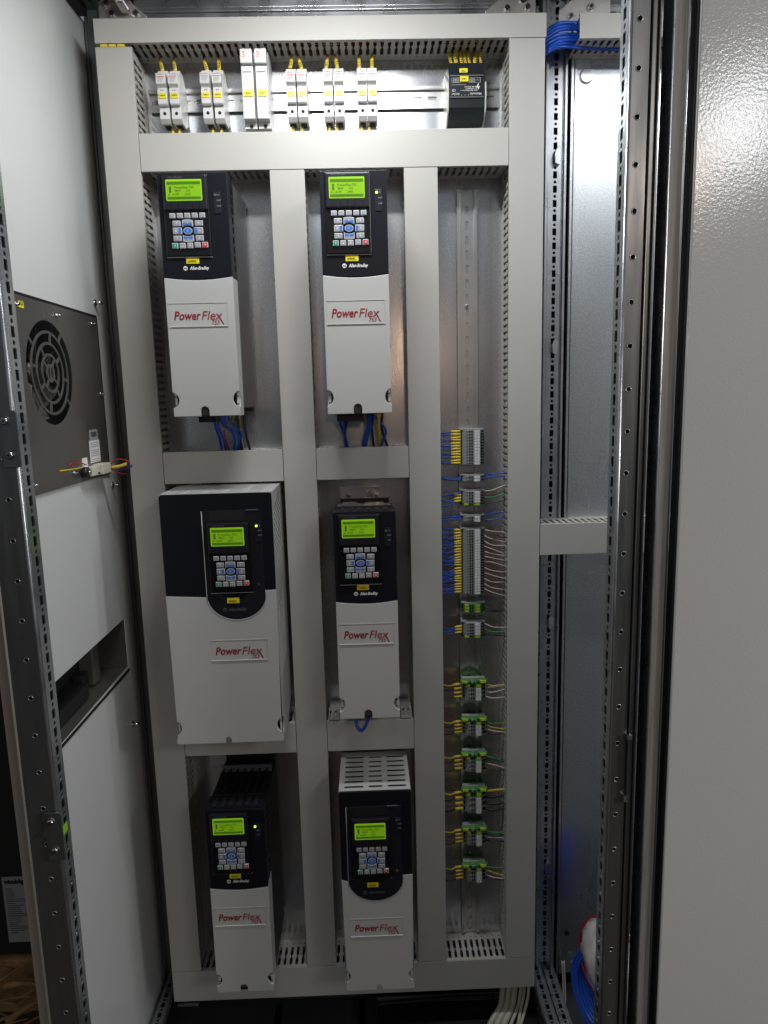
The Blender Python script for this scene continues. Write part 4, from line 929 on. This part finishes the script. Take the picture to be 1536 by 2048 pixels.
def grp_w(side, ztop, pitch, idx, col, gname, base, marker=None, **k):
    for n_, j in enumerate(idx):
        z = ztop-(j+.5)*pitch; c_ = col if isinstance(col, str) else col[n_ % len(col)]
        twire(side, z, c_, gname, '%s %s, %s from the top' % ({'wblue': 'blue', 'wblack': 'black', 'wyel': 'yellow green', 'wwht': 'white', 'wgrn': 'green', 'wbrn': 'brown'}[c_], base, ordn[n_]), marker, dz=k.get('dz', 0)+R.uniform(-.006, .006), slack=R.uniform(-.0055, .003), **{a: b for a, b in k.items() if a != 'dz'})
G1 = 'marked wires on the left of the terminal blocks'; G2 = 'wires on the right of the terminal blocks'
grp_w(-1, 1.3, .0055, range(12), 'wblue', G1, 'wire into the twelve-way strip', 'tagw', mlen=.019, r=.0012)
grp_w(-1, 1.213, .0056, range(2), 'wblue', G1, 'wire into the first terminal pair', dz=.003)
grp_w(1, 1.213, .0056, range(2), 'wblue', G2, 'wire right of the first terminal pair', dz=.003)
grp_w(-1, 1.183, .0056, [0], 'wblue', G1, 'plain wire into the green footed strip', dz=-.008)
grp_w(-1, 1.183, .0056, [1, 2, 3], 'wblue', G1, 'marked wire into the green footed strip', 'tagw', dz=-.004)
grp_w(1, 1.183, .0056, [0, 1, 2, 4], ['wwht', 'wbrn', 'wgrn', 'wblack'], G2, 'wire right of the green footed strip', dz=.007)
grp_w(-1, 1.1345, .0056, range(2), 'wblue', G1, 'wire into the pair above the long strip', dz=-.003)
grp_w(1, 1.1345, .0056, range(2), 'wblue', G2, 'wire right of the pair above the long strip', dz=.005)
grp_w(-1, 1.108, .0054, range(24), 'wblue', G1, 'wire into the long strip', 'tagw', r=.0012)
grp_w(1, 1.108, .0054, range(0, 24), ['wwht', 'wbrn'], G2, 'wire right of the long strip', dz=-.010, r=.0011)
grp_w(1, .958, .0058, range(1, 3), 'wblack', G2, 'thick wire right of the all-green trio', dz=-.005, r=.0019)
grp_w(-1, .919, .0062, [1, 2, 3], 'wblue', G1, 'wire into the strip below the green trio', 'tagw')
grp_w(1, .919, .0062, [0, 2, 4], ['wwht', 'wgrn', 'wblack'], G2, 'wire right of the strip below the green trio', dz=-.005)
for gi, (rc, rdz) in zip(range(7, 13), ((['wyel', 'wwht', 'wwht', 'wwht'], .004), (['wgrn', 'wyel', 'wwht', 'wblack'], -.006), (['wgrn', 'wblack', 'wwht', 'wblack'], -.006), (['wyel', 'wblack', 'wblack', 'wblack'], .006), (['wgrn', 'wblack', 'wwht', 'wblack'], -.003), (['wgrn', 'wyel', 'wwht', 'wblack'], -.004))):
    ks, ztop, pitch, nm = groups[gi]
    thick = .0016 if gi == 10 else .0013
    twire(-1, ztop-.5*pitch, 'wyel', G1, 'yellow green wire into the '+nm, 'tagw', dz=.006, slack=-.002, r=thick+.0002, mlen=.018)
    for j in (1, 2, 3): twire(-1, ztop-(j+.5)*pitch, 'wblack' if j != 2 else 'wbrn', G1, 'sleeved dark wire into the %s, %s from top' % (nm, ordn[j]), 'tagw', dz=.0015, slack=-.001, r=thick+(.0012 if gi == 10 else .0002), mlen=.017)
    grp_w(1, ztop, pitch, range(4), rc, G2, 'wire right of the '+nm, dz=rdz, r=thick+(.0008 if gi == 10 else .0001))

# small devices seen low behind the middle drive
for i, (u, lab) in enumerate(((668, 'left'), (812, 'right'))):
    a = P(u, 1425, -.075)
    t = thing('cable_bracket', 'pale plastic cable bracket at the %s foot of the middle drive' % lab, 'bracket', (a.x, -.05, .740), 'pale brackets beside the middle drive')
    MB().box(-.010, .010, -.030, .030, 0, .006, 'ductw', .001).box(-.010, -.006, -.030, -.024, .006, .024, 'ductw', .001).box(.005, .009, -.030, -.024, .006, .024, 'ductw', .001).box(-.0025, .0015, -.030, -.026, .006, .018, 'ductw', .001).build('bracket_body', t)
    MB().disc((-.006, -.031, .019), (0, -1, 0), .002, .0006, 'hole', 10).disc((.004, -.031, .019), (0, -1, 0), .002, .0006, 'hole', 10).build('bracket_hole', t)

# ------------------------------------------------------------------ top frame
t = thing('frame_rail', 'perforated zinc rail across the top at the back', 'frame rail', (.05, 0, 2.02), 'horizontal frame rails')
hs = []; s_ = .015
while s_ < .66: hs += [rect(s_-.0062, s_+.0062, -.0040, .0040), circ(s_+.0125, 0, .0030, 8)]; s_ += .025
MB().plate(rect(0, .70, -.009, .011), hs, FR(.0, -.003, .012), .0015, 'zinc').build('perforated_strip', t)
MB().box(0, .70, .010, .012, -.003, .050, 'zincd').box(0, .70, -.009, -.004, .0235, .030, 'zinc', .001).box(0, .70, -.008, .0, .030, .044, 'zinc', .001).box(0, .70, -.003, .006, -.0045, .0022, 'zinc', .001).build('rail_body', t)
t = thing('frame_rail', 'short perforated top rail above the right bay duct', 'frame rail', (.89, 0, 2.02), 'horizontal frame rails')
hs = []; s_ = .010
while s_ < .5: hs += [rect(s_-.0062, s_+.0062, -.0040, .0040), circ(s_+.0125, 0, .0030, 8)]; s_ += .025
MB().plate(rect(0, .60, -.009, .011), hs, FR(.0, -.003, .013), .0015, 'zinc').build('perforated_strip', t)
MB().box(0, .60, .010, .012, -.012, .050, 'zincd').box(0, .60, -.012, -.003, -.016, .003, 'zinc', .001).build('rail_body', t)
def corner(x, w_, label, bolts, mir=1):
    t = thing('corner_bracket', label, 'corner bracket', (x, -.01, 2.005), 'cast metal corner brackets')
    pts = [(0, -.03), (w_, -.03), (w_, .030), (w_*.72, .050), (w_*.35, .085), (0, .085)]
    if mir < 0: pts = [(w_-p[0], p[1]) for p in pts][::-1]
    MB().plate(pts, [], FR(0, 0, 0), .006, 'cast', .0015).build('casting', t)
    for bx, bz, r in bolts:
        q = P(bx, bz, -.018); m = MB().disc((q.x-x, -.006, q.z-2.005), (0, -1, 0), r*1.25, .0012, 'cast', 20).disc((q.x-x, -.0072, q.z-2.005), (0, -1, 0), r, .0052, 'bolt', 20, r*.9).disc((q.x-x, -.01245, q.z-2.005), (0, -1, 0), r*.5, .0003, 'hole', 6); m.build('cap_screw', t)
    return t
corner(-.010, .083, 'cast corner bracket with three screws at the top left', ((224, 28, .0052), (272, 27, .0052), (212, 7, .0058)), 1)
corner(.668, .090, 'cast corner bracket with screws at the top, left of the middle post', ((1014, 17, .0050), (1055, 15, .0050), (1046, 0, .007)), -1)
corner(.800, .092, 'cast corner bracket above the blue cables in the right bay', ((1182, 14, .0062), (1141, 33, .0050)), -1)
tag(MB().box(P(232, 0, -.05).x, P(250, 10, -.05).x, -.060, -.02, 2.035, 2.08, 'bolt', .004).build('lifting_bolt'), 'thick lifting bolt head at the very top left', 'bolt')
# depth rails at the top between the bays
def depth_rail(x, z, y0, y1, label, w_=.020, mt='zinc', core=True):
    t = thing('frame_rail', label, 'frame rail', (x, y0, z), 'horizontal frame rails'); L = y1-y0; hs = []; s_ = .0125
    while s_ < L-.01: hs += [rect(s_-.0062, s_+.0062, -.0038, .0038), circ(s_+.0125, 0, .0030, 8)]; s_ += .025
    return t, L, hs
for x, lab in ((.789, 'left one of the two top rails running to the front'), (.812, 'right one of the two top rails running to the front')):
    t, L, hs = depth_rail(x, 2.055, -.50, -.01, lab); MB().plate(rect(0, L, -.009, .009), hs, frame((0, 0, 0), (0, 1, 0), (1, 0, 0)), .0015, 'zincd').build('perforated_strip', t)
    MB().box(-.010, .010, 0, L, .006, .02, 'hole').box(-.0108, -.0093, 0, L, -.004, .006, 'zinc').box(.0093, .0108, 0, L, -.004, .006, 'zinc').build('rail_body', t)
for x, lab in ((.7795, 'left one of the two bottom rails running to the front'), (.8065, 'right one of the two bottom rails running to the front')):
    t, L, hs = depth_rail(x, .105, -.50, .03, lab); MB().plate(rect(0, L, -.0105, .0105), hs, frame((0, 0, .0), (1, 0, 0), (0, 1, 0)) if 0 else (Vector((0, 0, 0)), Vector((0, 1, 0)), Vector((1, 0, 0)), Vector((0, 0, 1))), .0015, 'zinc').build('perforated_strip', t)
    MB().box(-.0118, .0118, 0, L, -.035, -.012, 'hole').box(-.0122, -.0108, 0, L, -.014, .003, 'zinc').box(.0108, .0122, 0, L, -.014, .003, 'zinc').build('rail_body', t)
t, L, hs = depth_rail(-.030, .10, -.50, .03, 'bottom left rail running to the front beside the wall')
MB().plate(rect(0, L, -.0105, .0105), hs, (Vector((0, 0, 0)), Vector((0, 1, 0)), Vector((1, 0, 0)), Vector((0, 0, 1))), .0015, 'zinc').build('perforated_strip', t)
MB().box(-.0118, .0118, 0, L, -.035, -.012, 'hole').box(.0108, .0122, 0, L, -.014, .003, 'zinc').build('rail_body', t)
# top left depth rail and roof
t, L, hs = depth_rail(-.018, 2.052, -.50, -.005, 'top left rail running to the front beside the wall')
MB().plate(rect(0, L, -.014, .012), hs, frame((0, 0, 0), (0, 1, 0), (1, 0, 0)), .0015, 'zincd').box(-.030, -.016, 0, L, -.012, .004, 'gask', .001).build('perforated_strip', t)
MB().box(-.014, .012, 0, L, .006, .02, 'hole').build('rail_body', t)
tag(MB().box(-.05, 1.6, -.54, .065, 2.115, 2.12, 'chasd').build('cabinet_roof'), 'dark roof sheet over both cabinet bays', 'roof')
tag(MB().box(-.05, 1.6, .062, .064, .0, 2.115, 'chasd').build('back_panel'), 'dark rear panel behind both mounting plates', 'rear panel')

# ------------------------------------------------------------------ bottom of the cabinet
t = thing('floor_pan', 'dark metal floor pan at the bottom of the left bay', 'floor pan', (.36, -.2, .03))
m = MB(); L = t.location
m.box(-.03-L.x, .20-L.x, -.52-L.y, .03-L.y, 0, .003, 'pan', .001).box(.215-L.x, .385-L.x, -.52-L.y, .0-L.y, .0, .004, 'pan', .001); m.build('gland_plate', t)
m = MB().box(-.04-L.x, .40-L.x, .0-L.y, .045-L.y, .001, .055, 'chasd').box(.20-L.x, .40-L.x, -.018-L.y, -.002-L.y, .030, .040, 'pan', .001).box(-.012-L.x, .035-L.x, -.028-L.y, -.022-L.y, .030, .036, 'zinc', .002); m.build('rear_sill', t)
m = MB().box(.40-L.x, .77-L.x, -.52-L.y, .045-L.y, -.01, .0, 'hole')
m.box(.400-L.x, .425-L.x, -.50-L.y, .0-L.y, .0, .05, 'chasd', .002); m.build('opening', t)
m = MB().tube([P(728, 2014, -.03), P(760, 2008, -.03), P(900, 1996, -.03), P(990, 1992, -.03)], .0038, 'gask', 8, 4); tag(m.build('rubber_edge'), 'black rubber edging along the cable opening under the bottom duct', 'edging')
m = MB().box(.42, .745, -.022, -.016, .040, .056, 'chas', .002); tag(m.build('cable_bar'), 'grey metal bar along the cable opening under the bottom duct', 'bar')
tag(MB().box(.772, .792, -.55, -.02, .0, .09, 'zinc').build('base_beam'), 'bright steel base beam under the right frame rails', 'beam')
tag(MB().box(.83, 1.6, -.50, .05, .0, .045, 'pan').build('bay_floor'), 'grey floor sheet of the right bay beneath the cable coil', 'floor sheet')

# blue cable coil with plastic wrapped white roll
c = P(1218, 1955, -.20)
t = thing('cable_coil', 'blue cable coil in a plastic wrap behind the right front post', 'cable coil', tuple(c))
ax = Vector((-.85, -.42, .12)).normalized()
m = MB()
for k in range(9):
    for j in range(3):
        m.ring(Vector((.004, .0, -.036))+ax*(-.034+k*.0068), ax, .082-.0064*j+R.uniform(-.001, .001), .0036, 'wblue', 48, 6)
m.build('blue_cable', t)
m = MB(); rr = random.Random(2)
U_ = ax.orthogonal().normalized(); V_ = ax.cross(U_); vs = []; fs = []; n1, n2 = 40, 9
for i in range(n2+1):
    q = i/n2
    for j in range(n1):
        a_ = j*2*math.pi/n1; rad = .080*math.sin(math.radians(20+70*q))*(1+.05*math.sin(5*a_+q*3)+rr.uniform(-.07, .05)); vs.append(ax*(.060-.045*q)+(U_*math.cos(a_)+V_*math.sin(a_))*rad+Vector((.022, 0, .034)))
for i in range(n2):
    for j in range(n1): fs.append((i*n1+j, i*n1+(j+1) % n1, (i+1)*n1+(j+1) % n1, (i+1)*n1+j))
fs.append(list(range(n1)))
m.add(vs, fs, 'film', True); m.build('plastic_wrap', t)
m = MB()
for k, o_ in enumerate((0, .0055)): m.ring(Vector((.022, 0, .034))+ax*(.022+o_), ax, .0835, .0016, 'wred', 48, 6)
m.build('red_band', t)
MB().text('S M', .022, frame(Vector((-.045, -.090, -.105)), Vector((.70, -.2, .68)).normalized(), Vector((-.68, .1, .70)).normalized()), 'ink').build('print', t)
for i, (u, v) in enumerate(((1124, 1940), (1128, 1952))):
    cable([P(u, 1922, -.02), P(u+2, 1960, -.03), P(u+3, 2010, -.05)], .0016, 'wbei', ['left', 'right'][i]+' thin beige cord in the bottom of the right bay', 'thin beige cords in the right bay')
tag(MB().disc(PZ(1115, 1932, .075), (.3, -.9, .4), .006, .006, 'bolt', 8).disc(PZ(1119, 1938, .075), (-.3, -.6, .7), .005, .006, 'bolt', 8).build('loose_screws'), 'loose shiny screws at the foot of the middle back post', 'screws')
tag(MB().ring((.862, -.012, .115), (0, -1, 0), .0048, .0012, 'zinc', 20, 6).build('ring_nut'), 'small ring nut below the right mounting plate', 'nut')

# ------------------------------------------------------------------ outside left: dark goods, sheet, dry sticks
t = thing('dark_box', 'tall dark crate left of the cabinet with a printed sheet', 'crate', (-.50, .1, 0))
MB().box(-.30, .28, -.05, .35, .14, 1.6, 'darkp', .004).build('crate_body', t)
MB().box(-.30, .28, -.06, .35, .0, .135, 'straw', .004).build('crate_base', t)
Yp = .1-.053; a = P(3, 1754, Yp); b = P(68, 1882, Yp)
t = thing('paper_sheet', 'grey printed sheet fixed to the dark crate', 'sheet', (a.x, Yp, a.z)); w_ = .10; h_ = a.z-b.z
MB().box(0, w_, -.0012, 0, -h_, 0, 'paper').build('sheet', t)
m = MB(); m.text('winub8g', .014, FR(.004, -.0012, -.016), 'ink', bold=.0008, width=.044)
z = -.028
while z > -h_+.02:
    m.box(.006, .02+R.random()*.045, -.0016, -.0012, z-.0012, z, 'ink'); z -= .0052
m.build('print', t)
rs = random.Random(11)
for i in range(26):
    a = PZ(rs.uniform(-40, 85), rs.uniform(1930, 2060), rs.uniform(.02, .12)); an = rs.uniform(-.5, .9); ln = rs.uniform(.05, .16)
    d_ = Vector((math.cos(an), math.sin(an)*.6, rs.uniform(-.15, .3)))*ln
    s0 = a - d_*.5; s0.z = max(s0.z, .012)
    o = MB().tube([s0, s0+d_*.5+Vector((0, 0, .006)), s0+d_], rs.uniform(.0015, .010), 'straw', 7, 4, taper=.0012).build('dry_stick'); tag(o, 'dry brown stick in the pile left of the cabinet', 'stick', 'dry sticks left of the cabinet')
